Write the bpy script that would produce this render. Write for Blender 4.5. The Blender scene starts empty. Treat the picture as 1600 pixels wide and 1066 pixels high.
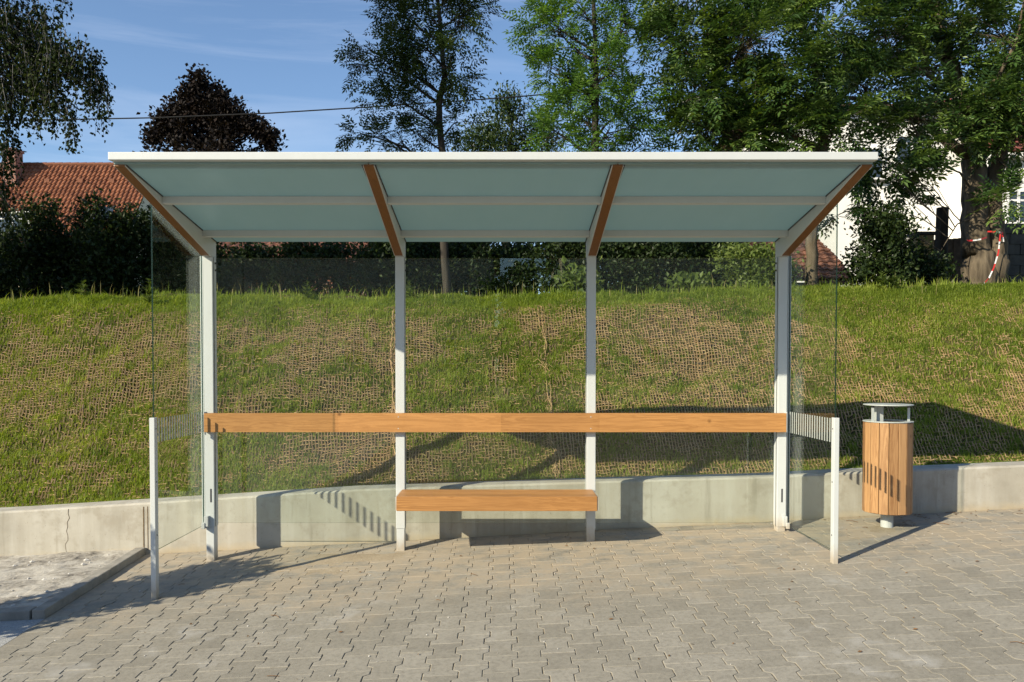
import bpy, bmesh, math, random
import numpy as np
from mathutils import Vector

random.seed(7)
RNG = np.random.default_rng(11)
scene = bpy.context.scene
COL = scene.collection
E = 1.404                      # eye height above the paving in front of the shelter
F_PX, CX, CY = 1265.0, 787.0, 603.0
PITCH = math.radians(1.37)
SP, CP = math.sin(PITCH), math.cos(PITCH)


def P(px, py, Y):
    """point seen at photo pixel (px, py) at distance Y, world coordinates"""
    u, v = (px - CX) / F_PX, (py - CY) / F_PX
    t = Y / (CP - v * SP)
    return np.array([u * t, Y, E + t * (-SP - v * CP)])


# ------------------------------------------------------------------ ground functions
def G(x, y):
    gx = np.clip(x, -9.0, 9.0)
    gy = np.clip(y - 6.3, -9.0, 0.6)
    return 0.0526 * gx + 0.05 * gy


WX = np.array([-20, -4.12, -1.19, 0.87, 2.16, 2.74, 4.26, 7.0, 20.0])
WZ = np.array([-1.75, -1.195, -1.011, -0.943, -0.907, -0.875, -0.812, -0.70, -0.45]) + E


def W(x):
    return np.interp(x, WX, WZ)


def _hash(ix, iy, seed):
    h = (ix.astype(np.int64) * 374761393 + iy.astype(np.int64) * 668265263 + seed * 1442695041) & 0xFFFFFFFF
    h = ((h ^ (h >> 13)) * 1274126177) & 0xFFFFFFFF
    h = h ^ (h >> 16)
    return (h & 0xFFFF) / 65535.0


def vnoise(x, y, seed=0):
    x = np.asarray(x, float); y = np.asarray(y, float)
    ix = np.floor(x); iy = np.floor(y)
    fx = x - ix; fy = y - iy
    fx = fx * fx * (3 - 2 * fx); fy = fy * fy * (3 - 2 * fy)
    ix = ix.astype(np.int64); iy = iy.astype(np.int64)
    a = _hash(ix, iy, seed); b = _hash(ix + 1, iy, seed)
    c = _hash(ix, iy + 1, seed); d = _hash(ix + 1, iy + 1, seed)
    return (a * (1 - fx) + b * fx) * (1 - fy) + (c * (1 - fx) + d * fx) * fy


def fbm(x, y, seed=0, octv=4):
    s = 0.0; a = 0.5; t = 0.0
    for i in range(octv):
        s = s + a * vnoise(np.asarray(x) * 2 ** i, np.asarray(y) * 2 ** i, seed + i * 17)
        t += a; a *= 0.5
    return s / t


CRX = np.array([-60, -6, 0, 4, 6.5, 60.0])
CRZ = np.array([0.88, 0.88, 0.93, 1.02, 1.08, 1.15]) + E


def bank(x, y):
    """height of the embankment behind the wall"""
    x = np.asarray(x, float); y = np.asarray(y, float)
    w = W(x) - 0.03
    top = np.interp(x, CRX, CRZ)
    s = (y - 7.02) / (10.5 - 7.02)
    sc = np.clip(s, 0, 1)
    prof = sc ** 1.06
    # rounded crest
    k = np.clip((s - 0.86) / 0.28, 0, 1)
    prof = np.where(s > 0.86, 0.86 ** 1.06 + (1 - 0.86 ** 1.06) * (1 - (1 - k) ** 1.9), prof)
    z = w + (top - w) * prof
    amp = np.clip((y - 6.9) * 1.5, 0, 1)
    z = z + amp * ((fbm(x * 0.9, y * 0.9, 3, 3) - 0.5) * 0.18 + (fbm(x * 3.4, y * 3.4, 9, 3) - 0.5) * 0.11)
    z = z + np.clip((y - 11), 0, 60) * 0.004
    return z


# ------------------------------------------------------------------ mesh helpers
def tag(o, label=None, cat=None, group=None, kind=None):
    if label: o['label'] = label
    if cat: o['category'] = cat
    if group: o['group'] = group
    if kind: o['kind'] = kind
    return o


def empty(name, loc, label, cat, group=None):
    o = bpy.data.objects.new(name, None)
    o.empty_display_size = 0.2
    COL.objects.link(o)
    o.location = loc
    return tag(o, label, cat, group)


def wloc(o):
    l = np.zeros(3)
    while o is not None:
        l += np.array(o.location)
        o = o.parent
    return l


def link_mesh(name, me, mats, parent=None, loc=None):
    o = bpy.data.objects.new(name, me)
    for m in (mats if isinstance(mats, (list, tuple)) else [mats]):
        me.materials.append(m)
    COL.objects.link(o)
    if parent is not None:
        o.parent = parent
    elif loc is not None:
        o.location = loc
    return o


def np_mesh(name, V, faces, mats, parent=None, loc=None, attr=None, smooth=False, mat_idx=None):
    """faces: list of (n,k) int arrays; attr: per-face tone (concatenated order)"""
    V = np.asarray(V, float)
    off = wloc(parent) if parent is not None else (np.array(loc, float) if loc is not None else np.zeros(3))
    V = V - off
    me = bpy.data.meshes.new(name)
    fl = [np.asarray(f, np.int32) for f in faces if len(f)]
    loops = np.concatenate([f.ravel() for f in fl])
    sizes = np.concatenate([np.full(len(f), f.shape[1], np.int32) for f in fl])
    starts = np.concatenate([[0], np.cumsum(sizes)[:-1]]).astype(np.int32)
    me.vertices.add(len(V)); me.vertices.foreach_set('co', V.astype(np.float32).ravel())
    me.loops.add(len(loops)); me.loops.foreach_set('vertex_index', loops)
    me.polygons.add(len(sizes)); me.polygons.foreach_set('loop_start', starts)
    me.polygons.foreach_set('use_smooth', np.full(len(sizes), bool(smooth)))
    if mat_idx is not None:
        me.polygons.foreach_set('material_index', np.asarray(mat_idx, np.int32))
    me.update(calc_edges=True)
    if attr is not None:
        a = me.attributes.new('tone', 'FLOAT', 'FACE')
        a.data.foreach_set('value', np.asarray(attr, np.float32))
    return link_mesh(name, me, mats, parent, loc)


class MB:
    def __init__(s):
        s.v = []; s.f = []; s.m = []

    def add(s, vs, fs, m=0):
        b = len(s.v)
        s.v.extend([tuple(map(float, p)) for p in vs])
        for f in fs:
            s.f.append(tuple(b + i for i in f)); s.m.append(m)
        return s

    def box(s, x0, x1, y0, y1, z0, z1, m=0):
        vs = [(x0, y0, z0), (x1, y0, z0), (x1, y1, z0), (x0, y1, z0), (x0, y0, z1), (x1, y0, z1), (x1, y1, z1), (x0, y1, z1)]
        return s.add(vs, [(0, 3, 2, 1), (4, 5, 6, 7), (0, 1, 5, 4), (1, 2, 6, 5), (2, 3, 7, 6), (3, 0, 4, 7)], m)

    def prism_x(s, poly, x0, x1, m=0):
        """poly in (y,z), extruded along x"""
        n = len(poly)
        vs = [(x0, p[0], p[1]) for p in poly] + [(x1, p[0], p[1]) for p in poly]
        fs = [tuple(range(n)), tuple(range(2 * n - 1, n - 1, -1))]
        fs += [(i, n + i, n + (i + 1) % n, (i + 1) % n) for i in range(n)]
        return s.add(vs, fs, m)

    def prism_y(s, poly, y0, y1, m=0):
        n = len(poly)
        vs = [(p[0], y0, p[1]) for p in poly] + [(p[0], y1, p[1]) for p in poly]
        fs = [tuple(range(n)), tuple(range(2 * n - 1, n - 1, -1))]
        fs += [(i, n + i, n + (i + 1) % n, (i + 1) % n) for i in range(n)]
        return s.add(vs, fs, m)

    def prism_z(s, poly, z0, z1, m=0):
        n = len(poly)
        vs = [(p[0], p[1], z0) for p in poly] + [(p[0], p[1], z1) for p in poly]
        fs = [tuple(range(n - 1, -1, -1)), tuple(range(n, 2 * n))]
        fs += [(i, (i + 1) % n, n + (i + 1) % n, n + i) for i in range(n)]
        return s.add(vs, fs, m)

    def cyl(s, cx, cy, z0, z1, r, n=24, m=0, r1=None):
        r1 = r if r1 is None else r1
        A = [2 * math.pi * i / n for i in range(n)]
        vs = [(cx + r * math.cos(a), cy + r * math.sin(a), z0) for a in A] + [(cx + r1 * math.cos(a), cy + r1 * math.sin(a), z1) for a in A]
        fs = [tuple(range(n - 1, -1, -1)), tuple(range(n, 2 * n))] + [(i, (i + 1) % n, n + (i + 1) % n, n + i) for i in range(n)]
        return s.add(vs, fs, m)

    def tube(s, pts, rads, n=6, m=0):
        pts = [Vector(p) for p in pts]
        b = len(s.v)
        for i, p in enumerate(pts):
            d = (pts[min(i + 1, len(pts) - 1)] - pts[max(i - 1, 0)]).normalized()
            a = d.cross(Vector((0, 0, 1)) if abs(d.z) < 0.9 else Vector((1, 0, 0))).normalized()
            c = d.cross(a)
            r = rads[i] if hasattr(rads, '__len__') else rads
            for k in range(n):
                t = 2 * math.pi * k / n
                q = p + a * (r * math.cos(t)) + c * (r * math.sin(t))
                s.v.append(tuple(q))
        for i in range(len(pts) - 1):
            for k in range(n):
                s.f.append((b + i * n + k, b + i * n + (k + 1) % n, b + (i + 1) * n + (k + 1) % n, b + (i + 1) * n + k)); s.m.append(m)
        s.f.append(tuple(b + k for k in range(n - 1, -1, -1))); s.m.append(m)
        e = b + (len(pts) - 1) * n
        s.f.append(tuple(e + k for k in range(n))); s.m.append(m)
        return s

    def build(s, name, mats, parent=None, loc=None, bevel=0.0, seg=2, smooth=False):
        off = wloc(parent) if parent is not None else (np.array(loc, float) if loc is not None else np.zeros(3))
        me = bpy.data.meshes.new(name)
        me.from_pydata([(v[0] - off[0], v[1] - off[1], v[2] - off[2]) for v in s.v], [], s.f)
        me.polygons.foreach_set('material_index', s.m)
        bm = bmesh.new(); bm.from_mesh(me)
        bmesh.ops.recalc_face_normals(bm, faces=bm.faces)
        if bevel > 0:
            es = [e for e in bm.edges if len(e.link_faces) == 2 and e.calc_face_angle(0) > 0.5]
            bmesh.ops.bevel(bm, geom=es, offset=bevel, segments=seg, affect='EDGES', profile=0.6, clamp_overlap=True)
        bm.to_mesh(me); bm.free()
        me.polygons.foreach_set('use_smooth', [bool(smooth)] * len(me.polygons))
        me.update()
        return link_mesh(name, me, mats, parent, loc)


# ------------------------------------------------------------------ material helpers
class NT:
    def __init__(s, name):
        s.mat = bpy.data.materials.new(name)
        s.mat.use_nodes = True
        s.t = s.mat.node_tree
        for n in list(s.t.nodes): s.t.nodes.remove(n)
        s.out = s.n('ShaderNodeOutputMaterial')

    def n(s, typ, **kw):
        nd = s.t.nodes.new(typ)
        for k, v in kw.items(): setattr(nd, k, v)
        return nd

    def set(s, sock, val):
        if isinstance(val, bpy.types.NodeSocket): s.t.links.new(val, sock)
        elif val is not None:
            if hasattr(sock, 'default_value') and hasattr(sock.default_value, '__len__') and not isinstance(val, str):
                val = tuple(val) + (1.0,) * (len(sock.default_value) - len(val))
            sock.default_value = val

    def coord(s, scale=(1, 1, 1), kind='Object', rot=(0, 0, 0)):
        tc = s.n('ShaderNodeTexCoord'); mp = s.n('ShaderNodeMapping')
        s.t.links.new(tc.outputs[kind], mp.inputs[0])
        mp.inputs['Scale'].default_value = scale; mp.inputs['Rotation'].default_value = rot
        return mp.outputs[0]

    def noise(s, vec, scale, detail=4, rough=0.55, dist=0.0):
        nd = s.n('ShaderNodeTexNoise')
        s.set(nd.inputs['Vector'], vec); nd.inputs['Scale'].default_value = scale
        nd.inputs['Detail'].default_value = detail; nd.inputs['Roughness'].default_value = rough
        nd.inputs['Distortion'].default_value = dist
        return nd.outputs['Fac']

    def voro(s, vec, scale, feature='F1', out='Distance'):
        nd = s.n('ShaderNodeTexVoronoi', feature=feature)
        s.set(nd.inputs['Vector'], vec); nd.inputs['Scale'].default_value = scale
        return nd.outputs[out]

    def ramp(s, fac, stops):
        nd = s.n('ShaderNodeValToRGB'); s.set(nd.inputs[0], fac)
        el = nd.color_ramp.elements
        while len(el) < len(stops): el.new(0.5)
        for e, (p, c) in zip(el, stops):
            e.position = p
            e.color = (c, c, c, 1) if isinstance(c, (int, float)) else (*c, 1)
        return nd.outputs[0]

    def math(s, op, a, b=None, c=None, clamp=False):
        nd = s.n('ShaderNodeMath', operation=op); nd.use_clamp = clamp
        s.set(nd.inputs[0], a)
        if b is not None: s.set(nd.inputs[1], b)
        if c is not None: s.set(nd.inputs[2], c)
        return nd.outputs[0]

    def mix(s, fac, a, b, blend='MIX'):
        nd = s.n('ShaderNodeMix', data_type='RGBA', blend_type=blend)
        s.set(nd.inputs[0], fac); s.set(nd.inputs[6], a); s.set(nd.inputs[7], b)
        return nd.outputs[2]

    def sep(s, vec):
        nd = s.n('ShaderNodeSeparateXYZ'); s.set(nd.inputs[0], vec)
        return nd.outputs

    def bump(s, h, strength=0.3, dist=0.01):
        nd = s.n('ShaderNodeBump'); s.set(nd.inputs['Height'], h)
        nd.inputs['Strength'].default_value = strength; nd.inputs['Distance'].default_value = dist
        return nd.outputs[0]

    def attr(s, name='tone'):
        nd = s.n('ShaderNodeAttribute', attribute_name=name)
        return nd.outputs['Fac']

    def pbr(s, color, rough=0.6, normal=None, metal=0.0, spec=0.5, coat=0.0):
        nd = s.n('ShaderNodeBsdfPrincipled')
        s.set(nd.inputs['Base Color'], color); s.set(nd.inputs['Roughness'], rough)
        nd.inputs['Metallic'].default_value = metal
        nd.inputs['Specular IOR Level'].default_value = spec
        nd.inputs['Coat Weight'].default_value = coat
        if normal is not None: s.set(nd.inputs['Normal'], normal)
        return nd.outputs[0]

    def done(s, shader):
        s.t.links.new(shader, s.out.inputs[0])
        return s.mat


def mat_metal(name, col, rough=0.42, var=0.05, spec=0.5, feet=False):
    m = NT(name)
    c = m.coord()
    n1 = m.noise(c, 6, 5); n2 = m.noise(m.coord((1, 1, 0.15)), 25, 3)
    f = m.math('MULTIPLY', n1, n2)
    d = tuple(x * (1 - var * 3) for x in col)
    colr = m.mix(m.ramp(f, [(0.15, 0.0), (0.45, 1.0)]), d, col)
    r = m.math('MULTIPLY_ADD', n1, 0.2, rough - 0.1)
    if feet:
        p3 = m.sep(c)
        hgt = m.math('SUBTRACT', m.math('SUBTRACT', p3[2], m.math('MULTIPLY', p3[0], 0.0526)), m.math('MULTIPLY', p3[1], 0.05))
        dm = m.ramp(m.math('ADD', hgt, m.math('MULTIPLY_ADD', m.noise(m.coord((30, 30, 12)), 1.0, 5, 0.7), 0.16, -0.08)), [(0.02, 0.75), (0.13, 0.0)])
        colr = m.mix(dm, colr, (0.36, 0.29, 0.20))
    return m.done(m.pbr(colr, r, m.bump(m.noise(c, 400, 2), 0.06, 0.001), spec=spec))


def mat_wood(name, axis, dark, light, rough=0.5):
    """varnished plank; grain runs along axis 0/1/2"""
    m = NT(name)
    sc = [9.0, 9.0, 9.0]; sc[axis] = 0.55
    v = m.coord(tuple(sc))
    sc2 = [70.0, 70.0, 70.0]; sc2[axis] = 1.6
    v2 = m.coord(tuple(sc2))
    n1 = m.noise(v, 2.2, 6, 0.6, 1.2)
    n2 = m.noise(v2, 1.0, 4, 0.65)
    n3 = m.noise(m.coord((0.9, 0.9, 0.9)), 1.1, 3)
    rings = m.math('MULTIPLY_ADD', m.math('SINE', m.math('MULTIPLY', n1, 40.0)), 0.5, 0.5)
    g = m.math('MULTIPLY_ADD', rings, 0.45, m.math('MULTIPLY', n2, 0.55))
    mid = tuple(0.5 * (a + b) for a, b in zip(dark, light))
    col = m.ramp(g, [(0.18, dark), (0.5, mid), (0.85, light)])
    col = m.mix(m.ramp(n3, [(0.38, 0.0), (0.62, 0.6)]), col, tuple(0.72 * a for a in mid))
    t = m.attr('tone')
    col = m.mix(m.math('MULTIPLY', t, 0.6), col, tuple(min(1, a * 1.25) for a in light))
    col = m.mix(m.math('MULTIPLY', m.math('SUBTRACT', 0.45, t, clamp=True), 0.9), col, tuple(0.7 * a for a in mid))
    k = m.voro(m.coord((1.0, 1.0, 1.0)), 3.2)
    col = m.mix(m.ramp(k, [(0.02, 0.75), (0.07, 0.0)]), col, tuple(0.4 * a for a in dark))
    return m.done(m.pbr(col, m.math('MULTIPLY_ADD', n2, 0.25, rough - 0.1), m.bump(g, 0.12, 0.002), spec=0.4))


def mat_leaf(name, stops, trans=0.3, rough=0.45, spec=0.35):
    m = NT(name)
    t = m.attr('tone')
    n = m.noise(m.coord(), 1.3, 3)
    f = m.math('ADD', m.math('MULTIPLY', t, 0.8), m.math('MULTIPLY_ADD', n, 0.6, -0.2), clamp=True)
    col = m.ramp(f, stops)
    a = m.pbr(col, rough, spec=spec)
    tr = m.n('ShaderNodeBsdfTranslucent')
    bright = m.mix(1.0, col, (1.5, 1.5, 0.6), 'MULTIPLY')
    m.set(tr.inputs[0], bright)
    mx = m.n('ShaderNodeMixShader'); mx.inputs[0].default_value = trans
    m.t.links.new(a, mx.inputs[1]); m.t.links.new(tr.outputs[0], mx.inputs[2])
    return m.done(mx.outputs[0])


def mat_bark(name, dark, light, scale=1.0):
    m = NT(name)
    v = m.coord((9 * scale, 9 * scale, 1.6 * scale))
    n = m.noise(v, 2.0, 7, 0.65, 0.6)
    w = m.voro(v, 1.6)
    g = m.math('MULTIPLY_ADD', w, 0.5, m.math('MULTIPLY', n, 0.6))
    col = m.ramp(g, [(0.2, dark), (0.8, light)])
    return m.done(m.pbr(col, 0.9, m.bump(g, 0.9, 0.03), spec=0.15))


def mat_plain(name, col, rough=0.8, nscale=8, var=0.25, bump=0.2, spec=0.3):
    m = NT(name)
    c = m.coord()
    n = m.noise(c, nscale, 6, 0.6)
    d = tuple(x * (1 - var) for x in col); l = tuple(min(1, x * (1 + var)) for x in col)
    return m.done(m.pbr(m.ramp(n, [(0.25, d), (0.75, l)]), rough, m.bump(m.noise(c, nscale * 12, 4), bump, 0.004), spec=spec))


def mat_glass(name, tint, base=0.04):
    m = NT(name)
    lw = m.n('ShaderNodeLayerWeight'); lw.inputs[0].default_value = 0.5
    p5 = m.math('POWER', lw.outputs['Facing'], 5.0)
    fr = m.math('MULTIPLY_ADD', p5, 0.30, base)
    tr = m.n('ShaderNodeBsdfTransparent'); m.set(tr.inputs[0], tint)
    gl = m.n('ShaderNodeBsdfGlossy'); gl.inputs['Roughness'].default_value = 0.0
    m.set(gl.inputs[0], (0.95, 1.0, 0.97))
    mx = m.n('ShaderNodeMixShader'); m.set(mx.inputs[0], fr)
    m.t.links.new(tr.outputs[0], mx.inputs[1]); m.t.links.new(gl.outputs[0], mx.inputs[2])
    # faint dust film
    df = m.n('ShaderNodeBsdfDiffuse'); m.set(df.inputs[0], (0.7, 0.74, 0.7))
    c = m.coord()
    dust = m.ramp(m.math('MULTIPLY', m.noise(c, 2.2, 5, 0.6), m.noise(m.coord((1, 1, 0.3)), 14, 4)), [(0.1, 0.001), (0.5, 0.006)])
    m2 = m.n('ShaderNodeMixShader'); m.set(m2.inputs[0], dust)
    m.t.links.new(mx.outputs[0], m2.inputs[1]); m.t.links.new(df.outputs[0], m2.inputs[2])
    return m.done(m2.outputs[0])


M = {}
M['steel'] = mat_metal('powder_coated_steel', (0.52, 0.545, 0.54), 0.42, 0.012, feet=True)
M['steel_grey'] = mat_metal('bin_steel', (0.50, 0.52, 0.51), 0.4)
M['dark_steel'] = mat_metal('dark_bracket', (0.05, 0.05, 0.055), 0.5)
M['wood_x'] = mat_wood('varnished_plank_wood', 0, (0.20, 0.082, 0.019), (0.475, 0.238, 0.078))
M['wood_y'] = mat_wood('shaded_varnished_strip', 1, (0.15, 0.055, 0.012), (0.27, 0.115, 0.030))  # plank wood darkened: underside shade put into the strip colour
M['wood_z'] = mat_wood('bin_slat_wood', 2, (0.21, 0.09, 0.032), (0.47, 0.262, 0.118))
M['glass'] = mat_glass('clear_glass', (0.962, 0.980, 0.966))
m = NT('glass_edge'); ge = m.pbr((0.012, 0.03, 0.024), 0.2)
tr = m.n('ShaderNodeBsdfTransparent'); m.set(tr.inputs[0], (0.55, 0.75, 0.68))
mx = m.n('ShaderNodeMixShader'); mx.inputs[0].default_value = 0.25
m.t.links.new(ge, mx.inputs[1]); m.t.links.new(tr.outputs[0], mx.inputs[2])
M['glass_edge'] = m.done(mx.outputs[0])
m = NT('stripe_print'); M['stripe'] = m.done(m.pbr((0.33, 0.36, 0.34), 0.5))
# frosted roof glass
m = NT('frosted_roof_glass')
c = m.coord()
n = m.noise(c, 3, 5); n2 = m.noise(c, 180, 2)
n = m.math('ADD', m.math('MULTIPLY', n, 0.6), m.math('MULTIPLY', m.noise(m.coord((7, 0.7, 1)), 2.0, 5), 0.4))
colr = m.ramp(n, [(0.2, (0.34, 0.47, 0.475)), (0.8, (0.42, 0.55, 0.555))])
a = m.pbr(colr, 0.35, m.bump(n2, 0.15, 0.001))
tr = m.n('ShaderNodeBsdfTranslucent'); m.set(tr.inputs[0], (0.40, 0.55, 0.56))
mx = m.n('ShaderNodeMixShader'); mx.inputs[0].default_value = 0.46
m.t.links.new(a, mx.inputs[1]); m.t.links.new(tr.outputs[0], mx.inputs[2])
M['frost'] = m.done(mx.outputs[0])

# concrete wall
m = NT('cast_concrete')
c = m.coord()
xyz = m.sep(c)
n1 = m.noise(c, 1.3, 6, 0.6); n2 = m.noise(c, 11, 6, 0.65); n3 = m.noise(m.coord((5, 5, 0.5)), 2.0, 5)
base = m.ramp(n1, [(0.30, (0.27, 0.25, 0.205)), (0.5, (0.385, 0.36, 0.305)), (0.72, (0.46, 0.44, 0.385))])
base = m.mix(m.ramp(n3, [(0.45, 0.0), (0.75, 0.45)]), base, (0.52, 0.505, 0.46))
base = m.mix(m.ramp(m.math('MULTIPLY', n2, m.noise(c, 3.1, 3)), [(0.26, 0.0), (0.36, 0.5)]), base, (0.29, 0.26, 0.205))
st = m.noise(m.coord((11, 11, 0.9)), 1.0, 5, 0.65)
base = m.mix(m.ramp(st, [(0.56, 0.0), (0.70, 0.55)]), base, (0.235, 0.215, 0.17))
fx = m.math('FRACT', m.math('MULTIPLY', xyz[0], 0.42))
base = m.mix(m.ramp(fx, [(0.0, 0.5), (0.006, 0.0)]), base, (0.2, 0.18, 0.14))
pores = m.voro(c, 46)
pk = m.ramp(m.noise(c, 17, 2), [(0.5, 0.0), (0.62, 1.0)])
pm = m.math('MULTIPLY', m.ramp(pores, [(0.09, 1.0), (0.16, 0.0)]), pk)
base = m.mix(m.math('MULTIPLY', pm, 0.7), base, (0.13, 0.12, 0.10))
# damp, dirty foot
foot = m.ramp(m.math('ADD', m.math('SUBTRACT', xyz[2], m.math('MULTIPLY', xyz[0], 0.0526)), m.math('MULTIPLY', n2, 0.12)), [(0.06, 0.75), (0.14, 0.0)])
base = m.mix(foot, base, (0.42, 0.34, 0.22))
M['concrete'] = m.done(m.pbr(base, 0.85, m.bump(m.math('ADD', m.math('MULTIPLY', n2, 0.7), m.math('MULTIPLY', pm, -1.0)), 0.25, 0.006), spec=0.25))

# pavers
m = NT('concrete_paver')
c = m.coord(); xyz = m.sep(c)
t = m.attr('tone')
n1 = m.noise(c, 0.8, 4); n2 = m.noise(c, 38, 5, 0.7); n3 = m.noise(c, 5, 5, 0.6)
base0 = None
f = m.math('ADD', m.math('MULTIPLY', t, 0.42), m.math('MULTIPLY', n3, 0.65))
base = m.ramp(f, [(0.2, (0.208, 0.192, 0.157)), (0.5, (0.256, 0.237, 0.196)), (0.8, (0.302, 0.281, 0.236))])
base = m.mix(m.ramp(n2, [(0.3, 0.55), (0.55, 0.0)]), base, (0.135, 0.125, 0.105))
base = m.mix(m.ramp(m.noise(c, 150, 3, 0.7), [(0.58, 0.0), (0.72, 0.5)]), base, (0.40, 0.385, 0.345))
# white efflorescence and sandy film
base = m.mix(m.ramp(m.math('MULTIPLY', n3, n1), [(0.32, 0.0), (0.45, 0.55)]), base, (0.37, 0.36, 0.335))
near = m.ramp(m.math('ADD', xyz[1], m.math('MULTIPLY_ADD', n3, 1.6, -0.8)), [(0.0, 0.0), (1.0, 1.0)])
yy = m.math('SUBTRACT', m.math('ADD', xyz[1], m.math('MULTIPLY_ADD', m.noise(c, 1.7, 6, 0.65), 2.6, -1.3)), 4.85)
sandm = m.math('MULTIPLY', m.math('MULTIPLY', yy, 1.1, clamp=True), m.ramp(m.noise(m.coord((1, 1.8, 1)), 4, 6, 0.7), [(0.40, 0.0), (0.55, 0.9)]))
base = m.mix(sandm, base, (0.335, 0.282, 0.208))
dm = m.ramp(m.noise(m.coord((0.6, 1.6, 1)), 3.0, 5, 0.6), [(0.60, 0.0), (0.72, 0.5)])
base = m.mix(dm, base, (0.19, 0.175, 0.15))
M['paver'] = m.done(m.pbr(base, 0.88, m.bump(n2, 0.25, 0.004), spec=0.25))

m = NT('sand')
c = m.coord(); n2 = m.noise(c, 60, 5, 0.7); n1 = m.noise(c, 5, 4)
col = m.ramp(m.math('ADD', m.math('MULTIPLY', n1, 0.5), m.math('MULTIPLY', n2, 0.5)), [(0.3, (0.21, 0.17, 0.115)), (0.6, (0.35, 0.295, 0.215)), (0.8, (0.43, 0.375, 0.285))])
M['sand'] = m.done(m.pbr(col, 0.95, m.bump(n2, 0.5, 0.006), spec=0.1))
M['joint'] = mat_plain('joint_sand', (0.27, 0.22, 0.15), 0.95, 14, 0.5, 0.5, 0.1)

m = NT('light_asphalt')
c = m.coord(); v = m.voro(c, 130); n = m.noise(c, 60, 4)
col = m.ramp(m.math('ADD', m.math('MULTIPLY', v, 0.6), m.math('MULTIPLY', n, 0.5)), [(0.2, (0.18, 0.185, 0.19)), (0.7, (0.36, 0.365, 0.36))])
M['asphalt'] = m.done(m.pbr(col, 0.9, m.bump(v, 0.4, 0.004), spec=0.2))

m = NT('rubble')
c = m.coord(); n1 = m.noise(m.coord((1, 1.6, 1)), 3.2, 7, 0.68, 0.5); n2 = m.noise(c, 26, 6, 0.7)
col = m.ramp(m.math('ADD', m.math('MULTIPLY', n1, 0.65), m.math('MULTIPLY', n2, 0.35)), [(0.36, (0.07, 0.067, 0.063)), (0.43, (0.24, 0.22, 0.19)), (0.52, (0.38, 0.355, 0.31)), (0.7, (0.48, 0.465, 0.43))])
col = m.mix(m.ramp(m.noise(c, 2.1, 4), [(0.62, 0.0), (0.70, 0.7)]), col, (0.34, 0.21, 0.11))
M['rubble'] = m.done(m.pbr(col, 0.95, m.bump(n2, 0.6, 0.012), spec=0.1))

m = NT('bank_soil')
c = m.coord(); n1 = m.noise(c, 2.2, 5); n2 = m.noise(c, 30, 6, 0.7)
col = m.ramp(m.math('ADD', m.math('MULTIPLY', n1, 0.4), m.math('MULTIPLY', n2, 0.6)), [(0.3, (0.028, 0.022, 0.013)), (0.55, (0.085, 0.065, 0.036)), (0.8, (0.16, 0.12, 0.065))])
M['soil'] = m.done(m.pbr(col, 0.95, m.bump(n2, 0.8, 0.02), spec=0.1))
m = NT('field_grass')
c = m.coord(); n1 = m.noise(c, 0.6, 5); n2 = m.noise(c, 24, 5, 0.7)
col = m.ramp(m.math('ADD', m.math('MULTIPLY', n1, 0.5), m.math('MULTIPLY', n2, 0.5)), [(0.3, (0.03, 0.045, 0.014)), (0.7, (0.09, 0.12, 0.035))])
M['field'] = m.done(m.pbr(col, 0.95, m.bump(n2, 0.8, 0.05), spec=0.1))

m = NT('jute')
c = m.coord(); n1 = m.noise(c, 7, 5); n2 = m.noise(c, 90, 3)
col = m.ramp(m.math('ADD', m.math('MULTIPLY', n1, 0.5), m.math('MULTIPLY', n2, 0.5)), [(0.25, (0.22, 0.14, 0.07)), (0.5, (0.40, 0.272, 0.145)), (0.75, (0.56, 0.415, 0.25))])
M['jute'] = m.done(m.pbr(col, 0.95, spec=0.1))

M['grass'] = mat_leaf('grass_blade', [(0.0, (0.050, 0.090, 0.012)), (0.4, (0.165, 0.225, 0.029)), (0.75, (0.275, 0.325, 0.052)), (1.0, (0.44, 0.40, 0.15))], 0.45, 0.55, 0.25)
M['dry_grass'] = mat_leaf('dry_stalk', [(0.0, (0.16, 0.15, 0.05)), (1.0, (0.42, 0.36, 0.17))], 0.25, 0.7, 0.2)
M['ash'] = mat_leaf('ash_leaf', [(0.0, (0.011, 0.027, 0.008)), (0.45, (0.040, 0.086, 0.019)), (1.0, (0.155, 0.225, 0.048))], 0.28, 0.4, 0.4)
M['ash_dark'] = mat_leaf('dark_ash_leaf', [(0.0, (0.009, 0.021, 0.006)), (0.5, (0.024, 0.048, 0.011)), (1.0, (0.07, 0.10, 0.022))], 0.24, 0.45, 0.3)  # darker copy of the ash leaf; shade on the slim ash put into colour
M['ash_bright'] = mat_leaf('sunlit_ash_leaf', [(0.0, (0.024, 0.062, 0.012)), (0.5, (0.070, 0.150, 0.026)), (1.0, (0.165, 0.275, 0.045))], 0.38, 0.4, 0.4)  # brighter ash leaf copy, sunlight on that crown put into its colour
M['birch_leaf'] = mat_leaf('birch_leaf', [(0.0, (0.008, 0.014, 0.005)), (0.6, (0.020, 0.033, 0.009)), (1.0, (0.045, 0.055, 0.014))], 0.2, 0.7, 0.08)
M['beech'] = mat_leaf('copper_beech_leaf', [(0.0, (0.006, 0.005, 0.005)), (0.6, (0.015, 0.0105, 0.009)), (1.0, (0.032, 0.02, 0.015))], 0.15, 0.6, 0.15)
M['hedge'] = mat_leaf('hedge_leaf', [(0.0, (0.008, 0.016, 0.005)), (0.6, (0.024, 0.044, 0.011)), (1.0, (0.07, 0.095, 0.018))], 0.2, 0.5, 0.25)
M['bush'] = mat_leaf('bush_leaf', [(0.0, (0.03, 0.05, 0.012)), (0.5, (0.085, 0.125, 0.025)), (1.0, (0.17, 0.21, 0.05))], 0.3, 0.5, 0.3)
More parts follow.
